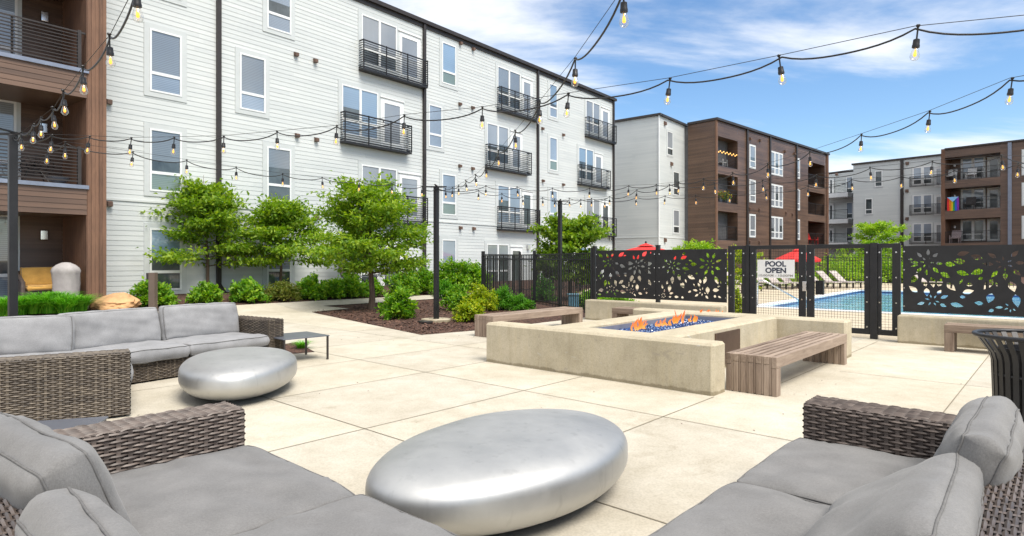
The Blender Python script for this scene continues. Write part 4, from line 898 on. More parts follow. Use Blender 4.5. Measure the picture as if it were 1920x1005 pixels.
def cushion(name, mat, root, c, ex, ey, ez, lx, ly, t, seed, puff=.35, n=22, corner=.18, sub=True, wr=.0085, mid=False):
    """soft box: ex, ey in its plane, ez its thickness"""
    def sgn(a): return 1 if a >= 0 else -1
    rows_t, rows_b = [], []; off = Vector((seed * 7.3, seed * 3.1, seed))
    def plan(u, v):
        r = corner * min(lx, ly) / 2; x, y = u * lx / 2, v * ly / 2; hx, hy = lx / 2 - r, ly / 2 - r
        m = max(abs(u), abs(v)); ax, ay = abs(x), abs(y)
        if ax > hx * m + 0 and ay > hy * m and m > 0:
            pass
        d = 1 - corner * .16 * (abs(u * v)) ** 3; return x * d, y * d
    def P(u, v, side):
        x, y = plan(u, v); e = (1 - abs(u) ** 5) * (1 - abs(v) ** 5); h = t * (.5 - puff * .5 + puff * .5 * max(0, e) ** .55)
        bulge = 1.0
        p = Vector((x * bulge, y * bulge, side * h)); k = noise.noise(p * 4 + off) * wr * 1.6 + noise.noise(Vector((p.x * 9, p.y * 9, p.z * 3)) + off) * wr
        edge = max(abs(u), abs(v)) ** 6; a = math.atan2(v, u); k += edge * wr * .9 * .5 * noise.noise(p * 16 + off)
        k += wr * 1.3 * noise.noise(Vector((p.x * 2.2 + p.y * 11, p.y * 3 - p.x, seed)))* max(0, e)
        gv, gu = max(0, (abs(v) - .55) / .45), max(0, (abs(u) - .55) / .45)
        k += wr * .55 * (gv * gv * math.sin(p.x * 62 + 5 * noise.noise(p * 3 + off)) * max(0, noise.noise(Vector((p.x * 5, sgn(v) * 3, seed))) + .15) + gu * gu * math.sin(p.y * 62 + 5 * noise.noise(p * 3 + off)) * max(0, noise.noise(Vector((p.y * 5, sgn(u) * 3 + 9, seed))) + .15)) * 2.2
        p.z += side * k; return c + ex * p.x + ey * p.y + ez * p.z
    uv = [math.sin(math.pi / 2 * (2 * i / n - 1)) for i in range(n + 1)]
    mb = MB()
    for side in (1, -1): mb.grid([[P(u, v, side) for u in (uv if side > 0 else uv[::-1])] for v in uv])
    loop = [(u, -1) for u in uv[:-1]] + [(1, v) for v in uv[:-1]] + [(u, 1) for u in uv[::-1][:-1]] + [(-1, v) for v in uv[::-1][:-1]]
    T_ = [P(u, v, 1) for u, v in loop]; B_ = [P(u, v, -1) for u, v in loop]; rows = []
    for k in range(7):
        f = k / 6; rr = []
        for (u, v), a, b in zip(loop, T_, B_):
            out = ex * (u if abs(u) > .999 else 0) + ey * (v if abs(v) > .999 else 0); ln = out.length
            if ln > 0: out = out / ln
            p = a.lerp(b, f); nz = noise.noise((p - c) * 9 + off) * wr * .8
            rr.append(p + out * (math.sin(math.pi * f) * t * .13 + nz * math.sin(math.pi * f)))
        rows.append(rr)
    mb.grid([r for r in reversed(rows)], wrap=True)
    me_o = mb.build(name, mat, root, smooth=True)
    pb = MB()
    for lp in (T_, B_): 
        for _ in range(6): lp = [lp[i - 1] * .25 + lp[i] * .5 + lp[(i + 1) % len(lp)] * .25 for i in range(len(lp))] if True else lp
        pb.tube([p + (p - c).normalized() * .0025 for p in lp], .0048, 5, closed=True)
    pb.build('piping', M['pipe'], me_o, smooth=True)
    return me_o
def sofa(label, o, ex, ey, seats, D, arm0, arm1, wick, fab, backs, ah=.60, bh=.60, sh=.41, base=.25, ta=.24, seed=1, weavesides=(), backt=.13, seat_d=None, over=.03):
    """o: front corner on the ground at ex = 0; ey runs from front to back"""
    L_ = (ta if arm0 else 0) + sum(seats) + (ta if arm1 else 0)
    root = thing('wicker_sofa', label, 'sofa', o + ex * L_ / 2 + ey * D / 2); rng = random.Random(seed)
    def blk(name, x0, x1, y0, y1, z0, z1, faces):
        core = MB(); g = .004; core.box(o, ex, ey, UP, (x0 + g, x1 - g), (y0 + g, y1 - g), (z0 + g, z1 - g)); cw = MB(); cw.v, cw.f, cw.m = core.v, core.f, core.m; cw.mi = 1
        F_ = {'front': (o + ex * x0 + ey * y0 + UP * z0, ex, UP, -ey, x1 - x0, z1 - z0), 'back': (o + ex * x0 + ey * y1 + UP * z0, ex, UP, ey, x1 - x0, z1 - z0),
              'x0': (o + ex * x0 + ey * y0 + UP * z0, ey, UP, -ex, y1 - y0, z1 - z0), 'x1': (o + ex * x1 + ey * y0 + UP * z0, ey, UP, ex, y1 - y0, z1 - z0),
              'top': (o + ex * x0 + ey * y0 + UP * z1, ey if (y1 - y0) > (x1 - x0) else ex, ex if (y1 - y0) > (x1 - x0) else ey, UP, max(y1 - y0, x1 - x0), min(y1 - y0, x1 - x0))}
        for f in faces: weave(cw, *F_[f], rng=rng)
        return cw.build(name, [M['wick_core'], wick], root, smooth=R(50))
    x = 0.0
    if arm0: blk('armrest', 0, ta, 0, D, .03, ah, ('front', 'x0', 'x1', 'top')); x = ta
    xs = x
    if arm1: blk('armrest', L_ - ta, L_, 0, D, .03, ah, ('front', 'x0', 'x1', 'top'))
    xe = L_ - (ta if arm1 else 0)
    blk('base', xs + .001, xe - .001, 0.02, D - .002, .03, base, ('front',) + (('x0',) if not arm0 else ()) + (('x1',) if not arm1 else ()))
    if backt: blk('back_frame', xs + .002, xe - .002, D - backt, D, base + .001, bh, ('front', 'back', 'top') + (('x0',) if not arm0 else ()) + (('x1',) if not arm1 else ()))
    sd = seat_d or D - backt - .02
    for i, wd in enumerate(seats):
        cushion('seat_cushion', fab, root, o + ex * (x + wd / 2) + ey * (sd / 2 - over) + UP * (base + (sh - base) / 2), ex, ey, UP, wd - .012, sd, sh - base + .03, seed + i, puff=.32, n=34)
        x += wd
    for j, (cx_, cy_, cz_, wd, ht, th, lean, tw, roll) in enumerate(backs):
        ue = (ex * math.cos(tw) + ey * math.sin(tw)); fe = (ey * math.cos(tw) - ex * math.sin(tw)); up = (UP * math.cos(lean) + fe * math.sin(lean)); nn = (fe * math.cos(lean) - UP * math.sin(lean))
        u2 = ue * math.cos(roll) + up * math.sin(roll); v2 = up * math.cos(roll) - ue * math.sin(roll)
        cushion('back_cushion', fab, root, o + ex * cx_ + ey * cy_ + UP * cz_, u2, v2, nn, wd, ht, th, seed + 11 + j, puff=.5, n=34, wr=.009)
    return root
C1 = onz(1508, 757, .6); C1.z = 0
sofa('grey cushioned dark wicker sofa at the right beside the nearer egg shaped table', C1 + E2 * .25, -E2, E1, (.98, .98), 1.06, True, False, M['wick_dark'], M['fab'],
     [(.25 + .47, .84, .53, .96, .48, .26, .36, .0, .0), (.25 + 1.42, .70, .50, .98, .52, .25, .92, .03, .02)], ta=.25, seed=3)
C2 = onz(457, 768, .6); C2.z = 0
sofa('grey cushioned dark wicker sofa in the left foreground with its arm towards the table', C2 - E1 * .25, E1, -E2, (1.12, 1.05), 1.25, True, False, M['wick_dark'], M['fab'],
     [(.25 + .48, 1.02, .54, 1.0, .48, .27, .36, -.1, .0), (.25 + 1.55, 1.04, .48, .98, .46, .27, .48, .04, .0)], ta=.25, seed=8)
_g = R(56); G1 = V(math.sin(_g), math.cos(_g)); G2 = V(-math.cos(_g), math.sin(_g))
C3 = onz(243, 783)
cs = sofa('pale tan wicker corner sofa whose tall woven side faces the camera', C3, G2, -G1, (1.0, .95), 1.6, True, False, M['wick_tan'], M['fab_l'],
     [(.24 + .72, 1.25, .58, .85, .44, .2, .3, .0, .0)], ta=.24, seed=15, seat_d=1.5)
cushion('back_cushion', M['fab_l'], cs, C3 + G2 * 2.06 - G1 * .98 + UP * .60, G1, (UP * math.cos(.25) + G2 * math.sin(.25)), (G2 * math.cos(.25) - UP * math.sin(.25)), .98, .42, .2, 31, puff=.5, n=22)
mb = MB(); mb.box(C3, G2, -G1, UP, (2.20, 2.30), (.42, 1.6), (.03, .60)); q = MB(); q.v, q.f, q.m = mb.v, mb.f, mb.m; q.mi = 1
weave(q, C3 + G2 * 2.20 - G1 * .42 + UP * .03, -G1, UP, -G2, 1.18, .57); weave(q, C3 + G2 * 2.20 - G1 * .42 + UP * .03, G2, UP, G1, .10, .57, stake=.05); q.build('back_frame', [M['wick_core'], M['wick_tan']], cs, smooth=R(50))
_h = R(33); H1 = V(math.sin(_h), math.cos(_h)); H2 = V(math.cos(_h), -math.sin(_h))
C4 = onz(246, 724) - H1 * .48
sofa('faded grey wicker sofa standing behind the farther egg shaped table', C4, H1, -H2, (1.16, 1.13), .98, False, True, M['wick_tan'], M['fab_l'],
     [(.60, .74, .60, 1.10, .44, .22, .22, .0, .01), (1.74, .74, .61, 1.06, .44, .22, .22, .0, -.01)], ta=.24, seed=22, ah=.61)

# ------------------------------------------------------------------ egg shaped tables
def egg(c, ang, a, b, h, label):
    mb = MB(); rows = []; n = 72
    prof = []
    m = 40
    for i in range(m + 1):
        ph = -math.pi / 2 + math.pi * i / m; cph, sph = math.cos(ph), math.sin(ph)
        e = .68 if sph > 0 else .80; r = abs(cph) ** e; z = math.copysign(abs(sph) ** (.52 if sph > 0 else .95), sph); zc = .52
        zz = h * zc + (h * (1 - zc) * z if z > 0 else h * zc * z); prof.append((r, zz))
    for r, z in prof:
        row = []
        for j in range(n):
            t = 2 * math.pi * j / n; x = a * r * math.cos(t) * (1 + .035 * math.sin(t)); y = b * r * math.sin(t) * (1 + .06 * math.cos(t))
            zz = z + .010 * r * noise.noise(Vector((x * 2, y * 2, z))); row.append(c + V(x * math.cos(ang) - y * math.sin(ang), x * math.sin(ang) + y * math.cos(ang), zz))
        rows.append(row)
    mb.grid(rows, wrap=True); tag(mb.build('pebble_table', M['steel'], None, root=c, smooth=True), label, 'table', 'egg shaped metal tables')
egg(V(-.016, 3.69), R(50.5), .956, .593, .436, 'large silver egg shaped table in front of the nearer sofas')
egg(V(-3.005, 6.779), R(107.1), .956, .593, .436, 'silver egg shaped table before the faded rear sofa')

# ------------------------------------------------------------------ small tables, bin
def side_table(c, ex, ey, w_, d_, h, label):
    root = thing('side_table', label, 'table', c + ex * w_ / 2 + ey * d_ / 2); mb = MB(); mb.box(c, ex, ey, UP, (0, w_), (0, d_), (h - .014, h)); mb.build('table_top', M['slate'], root, bevel=.004)
    for i in (0, 1):
        for j in (0, 1): mb = MB(); x = (.01, w_ - .034)[i]; y = (.01, d_ - .034)[j]; mb.box(c, ex, ey, UP, (x, x + .024), (y, y + .024), (0, h - .0145)); mb.build('leg', M['bronze'], root)
side_table(onz(619, 675) - V(.5, .51) * .99, V(.5, .51).normalized(), V(-.51, .5).normalized(), .70, .70, .365, 'low square metal table beyond the arm of the rear sofa')
side_table(V(-2.83, 4.307) - V(.96, .29) * .62 - V(-.29, .96) * .55, V(.957, .29), V(-.29, .957), .62, .55, .36, 'low blue grey table squeezed between the left sofas')
def bin_(c):
    root = thing('litter_bin', 'flared black litter bin made of bent metal slats', 'litter bin', c); n = 30; mb = MB()
    for k in range(n):
        a = 2 * math.pi * k / n; d = V(math.cos(a), math.sin(a)); t = V(-math.sin(a), math.cos(a)); prof = [(.255, .06), (.262, .45), (.27, .70), (.285, .76), (.33, .83), (.365, .885)]
        L_, R_ = [], []
        for r, z in prof: L_.append(c + d * r - t * .019 + UP * z); R_.append(c + d * r + t * .019 + UP * z)
        mb.grid([L_, R_]); mb.grid([[p - d * .008 for p in R_], [p - d * .008 for p in L_]]); mb.grid([R_, [p - d * .008 for p in R_]]); mb.grid([[p - d * .008 for p in L_], L_])
    mb.build('slat_body', M['black'], root, smooth=R(40))
    ring = lambda r, z: [c + V(r * math.cos(2 * math.pi * k / 40), r * math.sin(2 * math.pi * k / 40), z) for k in range(40)]
    mb = MB(); mb.tube(ring(.372, .89), .017, 8, closed=True); mb.build('rim', M['black'], root, smooth=True)
    mb = MB(); mb.tube(ring(.248, .10), .014, 6, closed=True); mb.tube(ring(.256, .60), .01, 6, closed=True); mb.build('hoop', M['black'], root, smooth=True)
    mb = MB(); mb.lathe([(.20, .09), (.23, .80), (.225, .80), (.195, .10)], c, 24); mb.build('liner', M['black'], root, smooth=R(40))
bin_(V((1944 - CX) / FPX * 4.55, 4.55))
# ------------------------------------------------------------------ light poles and string lights
PTOP = 3.25
def pole(px, pyt, label, plate):
    d = (PTOP - EYE) * FPX / (HY - pyt); c = V((px - CX) / FPX * d, d); root = thing('light_pole', label, 'pole', c)
    mb = MB(); mb.box(c, FA.d, FA.n, UP, (-.05, .05), (-.05, .05), (.04, PTOP - .03)); mb.build('shaft', M['black'], root, bevel=.008)
    mb = MB(); mb.box(c, FA.d, FA.n, UP, (-.14, .14), (-.14, .14), (.02, .039)); mb.build('base_plate', M['black'], root)
    for i in (-1, 1):
        for j in (-1, 1): mb = MB(); mb.lathe([(.012, .0395), (.012, .07)], c + FA.d * .11 * i + FA.n * .11 * j, 6); mb.build('anchor_bolt', M['chrome'], root)
    mb = MB(); mb.box(c, V(1, 0), V(0, 1), UP, (-.25, .25), (-.02, .02), (PTOP - .029, PTOP + .0)); mb.box(c, V(1, 0), V(0, 1), UP, (-.02, .02), (-.25, .25), (PTOP + .001, PTOP + .02)); mb.build('crossbar', M['black'], root)
    if plate: mb = MB(); mb.lathe([(.36, -.05), (.36, .05), (.34, .0195), ][:2] , c, 28); mb.build('footing', M['concrete'], root)
    return c
PL1 = pole(24, 249, 'black light pole at the left edge behind the corner sofa', False)
PL2 = pole(818, 349, 'black light pole on a round footing in the mulch bed', True)
PL3 = pole(1050, 376, 'black light pole by the receding picket fence', False)
mb = MB(); c = onz(797, 606); mb.box(c, E1, E2, UP, (-.16, .16), (-.1, .1), (0, .05)); tag(mb.build('junction_box', M['bronze'], None, root=c), 'low dark box in the mulch beside the middle light pole', 'box')
# one socket with bulb, reused
def strand(label, pts, start=None, end=None, z=2.95, lean=0):
    """pts: pixel centres of the glass bulbs"""
    ws = [onz(x, y, z) for x, y in pts]; root = thing('string_light', label, 'string lights', ws[0], 'string lights over the patio'); top = [p + UP * .165 for p in ws]
    nodes = ([start] if start else []) + top + ([end] if end else [])
    mb = MB(); path = []
    for p, q in zip(nodes, nodes[1:]):
        sag = min(.13, .11 * (q - p).length) ; m = max(4, min(12, int((q - p).length / .07)))
        for i in range(m): t = i / m; path.append(p.lerp(q, t) - UP * sag * 4 * t * (1 - t) * (1 - .25 * math.sin(t * math.pi)))
    path.append(nodes[-1]); mb.tube(path, .0075, 5); mb.build('cable', M['black'], root, smooth=True)
    mb = MB(); mb.tube([p + UP * .02 for p in nodes], .0028, 4); mb.build('support_wire', M['black'], root)
    for i, p in enumerate(ws):
        if strand.proto is None:
            o = root.location; h = UP * .165
            s = MB(); s.lathe([(.006, .085), (.006, .165), (.010, .172), (.016, .182), (.012, .19)], p, 8); s.lathe([(.012, .09), (.021, .085), (.023, .05), (.025, .045), (.025, .028), (.02, .026)], p, 10)
            s.v = [tuple(Vector(v) - p + o) for v in s.v]; so = s.build('socket', M['black'], root, smooth=R(40)); so.location = p - o
            b = MB(); b.lathe([(.015, .0255), (.020, .012), (.031, -.022), (.032, -.035), (.026, -.052), (.012, -.062), (.002, -.064)], p, 10)
            b.v = [tuple(Vector(v) - p + o) for v in b.v]; bo = b.build('bulb', M['bulb'], root, smooth=True); bo.parent = so
            f = MB(); f.lathe([(.004, .02), (.005, .008), (.011, -.012), (.011, -.03), (.003, -.036)], p, 6); f.v = [tuple(Vector(v) - p + o) for v in f.v]; fo = f.build('filament', M['filament'], root, smooth=True); fo.parent = so
            strand.proto = (so, bo, fo)
        else:
            so = strand.proto[0].copy(); col.objects.link(so); so.parent = root; so.location = p - root.location; so.rotation_euler = (random.uniform(-.12, .12), random.uniform(-.12, .12), random.uniform(0, 6))
            for k in strand.proto[1:]: c = k.copy(); col.objects.link(c); c.parent = so
    return root
strand.proto = None
t1, t2, t3 = PL1 + UP * 3.2, PL2 + UP * 3.2, PL3 + UP * 3.2
strand('string of bulbs climbing from the left pole to the top left corner', [(40, 274), (62, 260), (77, 249), (102, 232), (121, 204), (157, 164), (207, 111), (258, 22)], t1, onz(350, -240, 3.12))
strand('long string of bulbs crossing from the left pole to the upper right edge', [(95, 278), (164, 280), (243.5, 283), (325, 282), (419, 280), (520, 272), (630, 263), (757, 245), (904, 232), (1063, 209), (1252, 184), (1466, 145), (1716, 97)], t1, onz(2060, 20, 3.1))
strand('string of bulbs from the left pole to the middle pole before the trees', [(88, 300), (122, 290), (247, 306), (350, 320), (443, 332), (530, 343), (605, 349), (673, 354), (735, 359), (791, 364)], t1, t2)
strand('string of bulbs rising steeply from the middle pole to the top edge', [(836, 368), (848, 366), (860, 362), (875, 354), (893, 344), (912, 328), (935, 304), (967, 271), (1012, 222), (1078, 149), (1170, 32)], t2, onz(1235, -110, 3.12))
strand('string of bulbs from the middle pole past the brown block to the right edge', [(911, 363), (971, 365), (1036, 367), (1105, 367), (1178, 363), (1231, 361), (1272, 357), (1319, 351), (1375, 341), (1440, 326), (1519, 305), (1614, 277), (1740, 239), (1893, 184)], t2, onz(2010, 130, 3.1))
strand('upper of the two far strings running from the far pole to the right', [(1068, 384), (1109, 384), (1143, 381), (1193, 370), (1256, 361), (1341, 358), (1431, 354), (1530, 345), (1633, 332), (1746, 322), (1880, 312)], t3, onz(1990, 300, 3.1))
strand('lower of the two far strings running from the far pole to the right', [(1089, 386), (1134, 386), (1193, 382), (1246, 380), (1305, 379), (1368, 375), (1437, 370), (1515, 363), (1598, 352), (1690, 347), (1790, 337), (1908, 326)], t3, onz(1990, 316, 3.1))
strand('short string of bulbs between the middle pole and the far pole', [(897, 371), (941, 376), (981, 381), (1018, 383), (1040, 385)], t2, t3)

# ------------------------------------------------------------------ plants
def leaf(mb, c, d, n, ln, wd, fold=.25):
    s = d.cross(n); s.normalize(); b = len(mb.v); m = c + d * ln * .45
    mb.v += [tuple(c), tuple(m - s * wd * .5 + n * wd * fold), tuple(c + d * ln), tuple(m + s * wd * .5 + n * wd * fold)]
    mb.f.append((b, b + 1, b + 2, b + 3)); mb.m.append(mb.mi)
def rv(rng):
    while True:
        v = Vector((rng.uniform(-1, 1), rng.uniform(-1, 1), rng.uniform(-1, 1)))
        if .01 < v.length < 1: return v.normalized()
def tree(c, h, trunk_h, rad, r0, seed, label, mat, nlimb=26, leaves=11000, ls=.085, shape='vase', lean=(0, 0), bottom=.42, cat='tree', group='young trees of the planting beds', name='young_tree'):
    rng = random.Random(seed); root = thing(name, label, cat, c, group); tr = MB(); lf = MB(); top = c + V(lean[0], lean[1], h * .93)
    pts = [c + V(0, 0, -.1), c + V(0, 0, .04)] + [c.lerp(top, t) + V(math.sin(t * 9 + seed) * .03, math.cos(t * 7 + seed) * .03, 0) for t in (.12, .25, .4, .55, .7, .85, 1)]
    rs = [r0 * 1.7, r0 * 1.35, r0, r0 * .92, r0 * .75, r0 * .55, r0 * .38, r0 * .22, r0 * .08]; tr.tube(pts, rs, 8)
    sprays = []
    for i in range(nlimb):
        f = (i + rng.random() * .6) / nlimb; zf = bottom - .08 + (.90 - bottom + .05) * f; a = i * 2.399 + rng.uniform(-.4, .4); base = c.lerp(top, zf)
        prof = (math.sin(math.pi * min(1, .16 + .84 * (1 - f) ** .8)) ** .6 if shape == 'vase' else math.sqrt(max(.05, 1 - (f * 2 - .8) ** 2 / 1.6)))
        if shape == 'flat': prof = 1.0 - .55 * f ** 1.5 if f > .25 else .72 + f
        if shape == 'wide': prof = (1.0 - .8 * f ** 1.3)
        ln = rad * prof * rng.uniform(.72, 1.12); el = .12 + .55 * f + rng.uniform(-.12, .18)
        d = V(math.cos(a) * math.cos(el), math.sin(a) * math.cos(el), math.sin(el)); lp = [base]; lr = [r0 * .34 * (1 - .5 * f)]
        for k in range(1, 8):
            t = k / 7; lp.append(base + d * ln * t + V(0, 0, -.10 * ln * t * t + rng.uniform(-.02, .02)) + Vector((rng.uniform(-1, 1), rng.uniform(-1, 1), 0)) * .03 * ln * t); lr.append(lr[0] * (1 - .9 * t))
        tr.tube(lp, lr, 5)
        for k in range(2, 8):
            w_ = (.5 + k / 7); sprays.append((lp[k], d, w_, ln)); 
            for sgn in (-1, 1):
                if rng.random() < .8:
                    sd = Vector((-d.y, d.x, 0)).normalized() * sgn * rng.uniform(.5, 1) + d * .6 + V(0, 0, rng.uniform(-.1, .35)); sl = ln * .34 * (1.1 - k / 9) * rng.uniform(.6, 1.2); e = lp[k] + sd.normalized() * sl
                    tr.tube([lp[k], lp[k].lerp(e, .5) + V(0, 0, .02), e], [lr[k] * .6, lr[k] * .4, .002], 4); sprays.append((e, sd.normalized(), .9, ln)); sprays.append((lp[k].lerp(e, .55), sd.normalized(), .8, ln))
    tot = sum(s[2] for s in sprays)
    for p, d, w_, ln in sprays:
        n = int(leaves * w_ / tot); spread = rad * .085
        for _ in range(n):
            q = p + d * rng.gauss(0, spread * 1.2) + Vector((rng.gauss(0, spread), rng.gauss(0, spread), rng.gauss(0, spread * .34)))
            ld = (d * .8 + rv(rng) * .9 + V(0, 0, -.25)); ld.normalize(); nn = (V(0, 0, 1) + rv(rng) * .75); nn = nn - ld * nn.dot(ld)
            if nn.length < .05: continue
            nn.normalize(); s_ = ls * rng.uniform(.65, 1.25); leaf(lf, q, ld, nn, s_, s_ * .55)
    tr.build('trunk', M['bark'], root, smooth=True); lf.build('crown', mat, root); return root
t_ = ong(391, 549)
tree(t_, 4.15, 1.5, 1.9, .055, 11, 'young spreading tree left of the dark downspout', M['leaf_tree'], nlimb=26, leaves=14000, ls=.145, shape='wide', bottom=.30, lean=(-.2, 0))
t_ = ong(524, 547)
tree(t_, 3.45, 1.4, 1.75, .05, 12, 'young tree rising before the second ground floor window', M['leaf_tree'], nlimb=24, leaves=10500, ls=.145, shape='wide', bottom=.40, lean=(.1, 0))
t_ = onz(697, 580)
tree(t_, 4.05, 1.3, 1.85, .085, 13, 'thick trunked young tree standing in the near mulch bed', M['leaf_tree'], nlimb=34, leaves=17000, shape='flat', bottom=.36, ls=.135, lean=(-.1, 0))
t_ = ong(665, 541)
tree(t_, 2.9, 1.3, 1.0, .045, 14, 'slender tree in front of the folding chairs by the wall', M['leaf_tree'], nlimb=14, leaves=5000, ls=.11, shape='wide', bottom=.5)
t_ = V((1070 - CX) / FPX * 23, 23, 0)
tree(t_, 3.30, 1.2, 1.45, .07, 15, 'round leafy tree inside the picket fence behind the far pole', leafmat('linden_leaves', [(0.08, (0.05, 0.13, 0.012)), (0.5, (0.15, 0.27, 0.02)), (0.95, (0.34, 0.42, 0.05))]), nlimb=36, leaves=12000, shape='round', ls=.17, bottom=.30)
t_ = V((1645 - CX) / FPX * 44, 44, 0)
tree(t_, 4.6, 1.5, 1.9, .08, 16, 'bright yellow green tree before the far white block', M['leaf_far'], nlimb=24, leaves=7000, shape='round', ls=.2, bottom=.3)
t_ = V((1305 - CX) / FPX * 34, 34, 0)
tree(t_, 2.6, .8, 2.1, .06, 17, 'low bright tree behind the red umbrella and the brown block corner', M['leaf_far'], nlimb=22, leaves=6000, shape='wide', ls=.16, bottom=.25)
t_ = V((1392 - CX) / FPX * 27, 27, 0)
tree(t_, 2.2, .8, .9, .05, 18, 'small yellow green tree seen through the narrow gate panel', M['leaf_yel'], nlimb=18, leaves=4000, shape='round', ls=.12, bottom=.2)
def shrub(c, rx, rz, n, ls, mat, seed, label, lanky=.0, name='shrub', flowers=0, group='shrubs of the planting beds', ry=None):
    rng = random.Random(seed); root = thing(name, label, 'shrub', c, group); st = MB(); lf = MB(); ry = ry or rx * .85; tips = []
    for i in range(22):
        a = i * 2.399 + rng.uniform(-.3, .3); el = math.acos(1 - (i + .5) / 22 * .92) if True else 0; k = rng.uniform(.70, 1.12)
        e = c + V(math.cos(a) * math.sin(el) * rx * k, math.sin(a) * math.sin(el) * ry * k, max(.06, math.cos(el) * rz * k * (1 + lanky * rng.random())))
        m = c.lerp(e, .5) + V(0, 0, rz * .14); st.tube([c + V(rng.uniform(-.06, .06), rng.uniform(-.06, .06), 0), m, e], [.009, .006, .002], 4)
        for t in (.35, .55, .75, .92, 1.0): tips.append((c.lerp(m, t * 2) if t < .5 else m.lerp(e, t * 2 - 1), (e - c).normalized(), .4 + t))
    tot = sum(t[2] for t in tips)
    for p, d, w_ in tips:
        for _ in range(int(n * w_ / tot)):
            q = p + Vector((rng.gauss(0, rx * .12), rng.gauss(0, ry * .12), rng.gauss(0, rz * .09))); q.z = max(q.z, c.z + .02)
            ld = (d * .7 + rv(rng) * .9); ld.normalize(); nn = V(0, 0, 1) * .9 + d * .3 + rv(rng) * .6; nn -= ld * nn.dot(ld)
            if nn.length < .05: continue
            nn.normalize(); s_ = ls * rng.uniform(.6, 1.25); leaf(lf, q, ld, nn, s_, s_ * .6)
    st.build('stems', M['bark'], root); lf.build('foliage', mat, root)
    if flowers:
        fl = MB()
        for p, d, w_ in rng.sample(tips, flowers * 2)[:flowers]:
            for _ in range(26): q = p + d * .05 + V(0, 0, rz * .1) + rv(rng) * rng.uniform(.02, .09); leaf(fl, q, rv(rng), V(0, 0, 1), .05, .04)
        fl.build('flowers', M['flower'], root)
    return root
LS, LY, LB, LD = M['leaf_shrub'], M['leaf_yel'], M['leaf_box'], M['leaf_dry']
SH = [  # px, base py, half width px, height px, leaves, leaf size, material, label
    (289, 577, 42, 42, 1900, .10, LS, 'leafy shrub behind the bollard light', 0), (386, 571, 33, 36, 1500, .10, LS, 'low leafy shrub below the leftmost spreading tree', 0),
    (463, 569, 36, 40, 1500, .11, LS, 'broad leaved shrub just right of the downspout foot', 0), (526, 567, 40, 36, 2300, .07, LD, 'fine olive green shrub below the second window tree', 0),
    (583, 564, 33, 40, 1500, .11, LS, 'leafy shrub right of the fine olive one', 0), (622, 562, 26, 34, 1200, .1, LS, 'small leafy shrub between two broader ones near the chairs', 0), (655, 561, 36, 42, 1700, .1, LS, 'leafy shrub left of the thick trunk', 0),
    (697, 557, 22, 32, 1000, .1, LS, 'shrub hidden behind the thick trunk', 0), (757, 556, 36, 50, 1900, .1, LS, 'dense shrub right of the folding chairs', 0), (795, 553, 26, 48, 1500, .1, LS, 'dense shrub just left of the middle light pole', 0),
    (850, 545, 46, 52, 2300, .13, LS, 'tall shrub with pale flowers behind the middle pole', 5), (886, 545, 34, 50, 1900, .13, LS, 'tall pale flowered shrub next to the fence corner', 3),
    (745, 599, 33, 54, 1500, .115, LS, 'bright rounded shrub alone in the near mulch bed', 0), (862, 583, 34, 40, 1900, .09, LS, 'loose green shrub right of the middle pole', 0), (900, 584, 33, 44, 2200, .075, LY, 'yellow tinged shrub before the fence corner', 0),
    (880, 604, 31, 36, 1900, .07, LY, 'bright yellow shrub at the end of the long grey bench', 0), (944, 582, 30, 42, 3400, .05, LB, 'larger rounded fine leaved shrub behind the long bench', 0), (978, 583, 25, 28, 2600, .045, LB, 'small clipped rounded shrub behind the long bench', 0),
    (1018, 566, 24, 46, 1500, .075, LB, 'shrub behind the pickets left of the far pole', 0), (1105, 578, 30, 34, 1300, .09, LS, 'low shrub behind the pickets beside the screen post', 0), (1150, 570, 40, 22, 1500, .08, LS, 'spreading shrub seen below the left leaf screen', 0), (1380, 592, 14, 48, 900, .07, LY, 'weedy plant growing behind the narrow gate panel', 2),
    (836, 561, 24, 34, 1200, .08, LB, 'dark green shrub beside the path behind the pole', 0)]
for i, (px, py, hw, hp, n, ls, mt, lb, fl) in enumerate(SH):
    c = ong(px, py) if px < 1000 else onz(px, py); m = c.y / FPX; rx = hw * m * .92; rz = hp * m * .92
    c = c + V(c.x, c.y).normalized() * rx * .75; c.z = gz(c)
    shrub(c, rx, rz, int(n * 1.6), ls * 1.1, mt, 100 + i, lb, flowers=fl, lanky=.12)
for i, (px, d, rx, rz, lb) in enumerate(((1575, 40, 2.2, 1.6, 'tall bright shrub behind the far pool fence by the second gate leaf'), (1625, 41, 2.0, 1.8, 'bright shrub behind the far fence below the far tree'), (1672, 41, 1.8, 1.7, 'bright shrub behind the far fence seen through the narrow right panel'), (1725, 40, 2.2, 1.5, 'shrub behind the far fence seen through the wide leaf screen'),
                                            (1440, 36, 1.6, 1.1, 'low shrub behind the far loungers under the sign'), (1812, 38, 2.2, 1.3, 'low shrub beyond the pool seen through the wide screen'), (1600, 44, 2.2, 2.2, 'bright shrub at the foot of the far yellow green tree'))):
    shrub(V((px - CX) / FPX * d, d, 0), rx, rz, 3000, .17, M['leaf_far'], 160 + i, lb, group='shrubs beyond the pool')
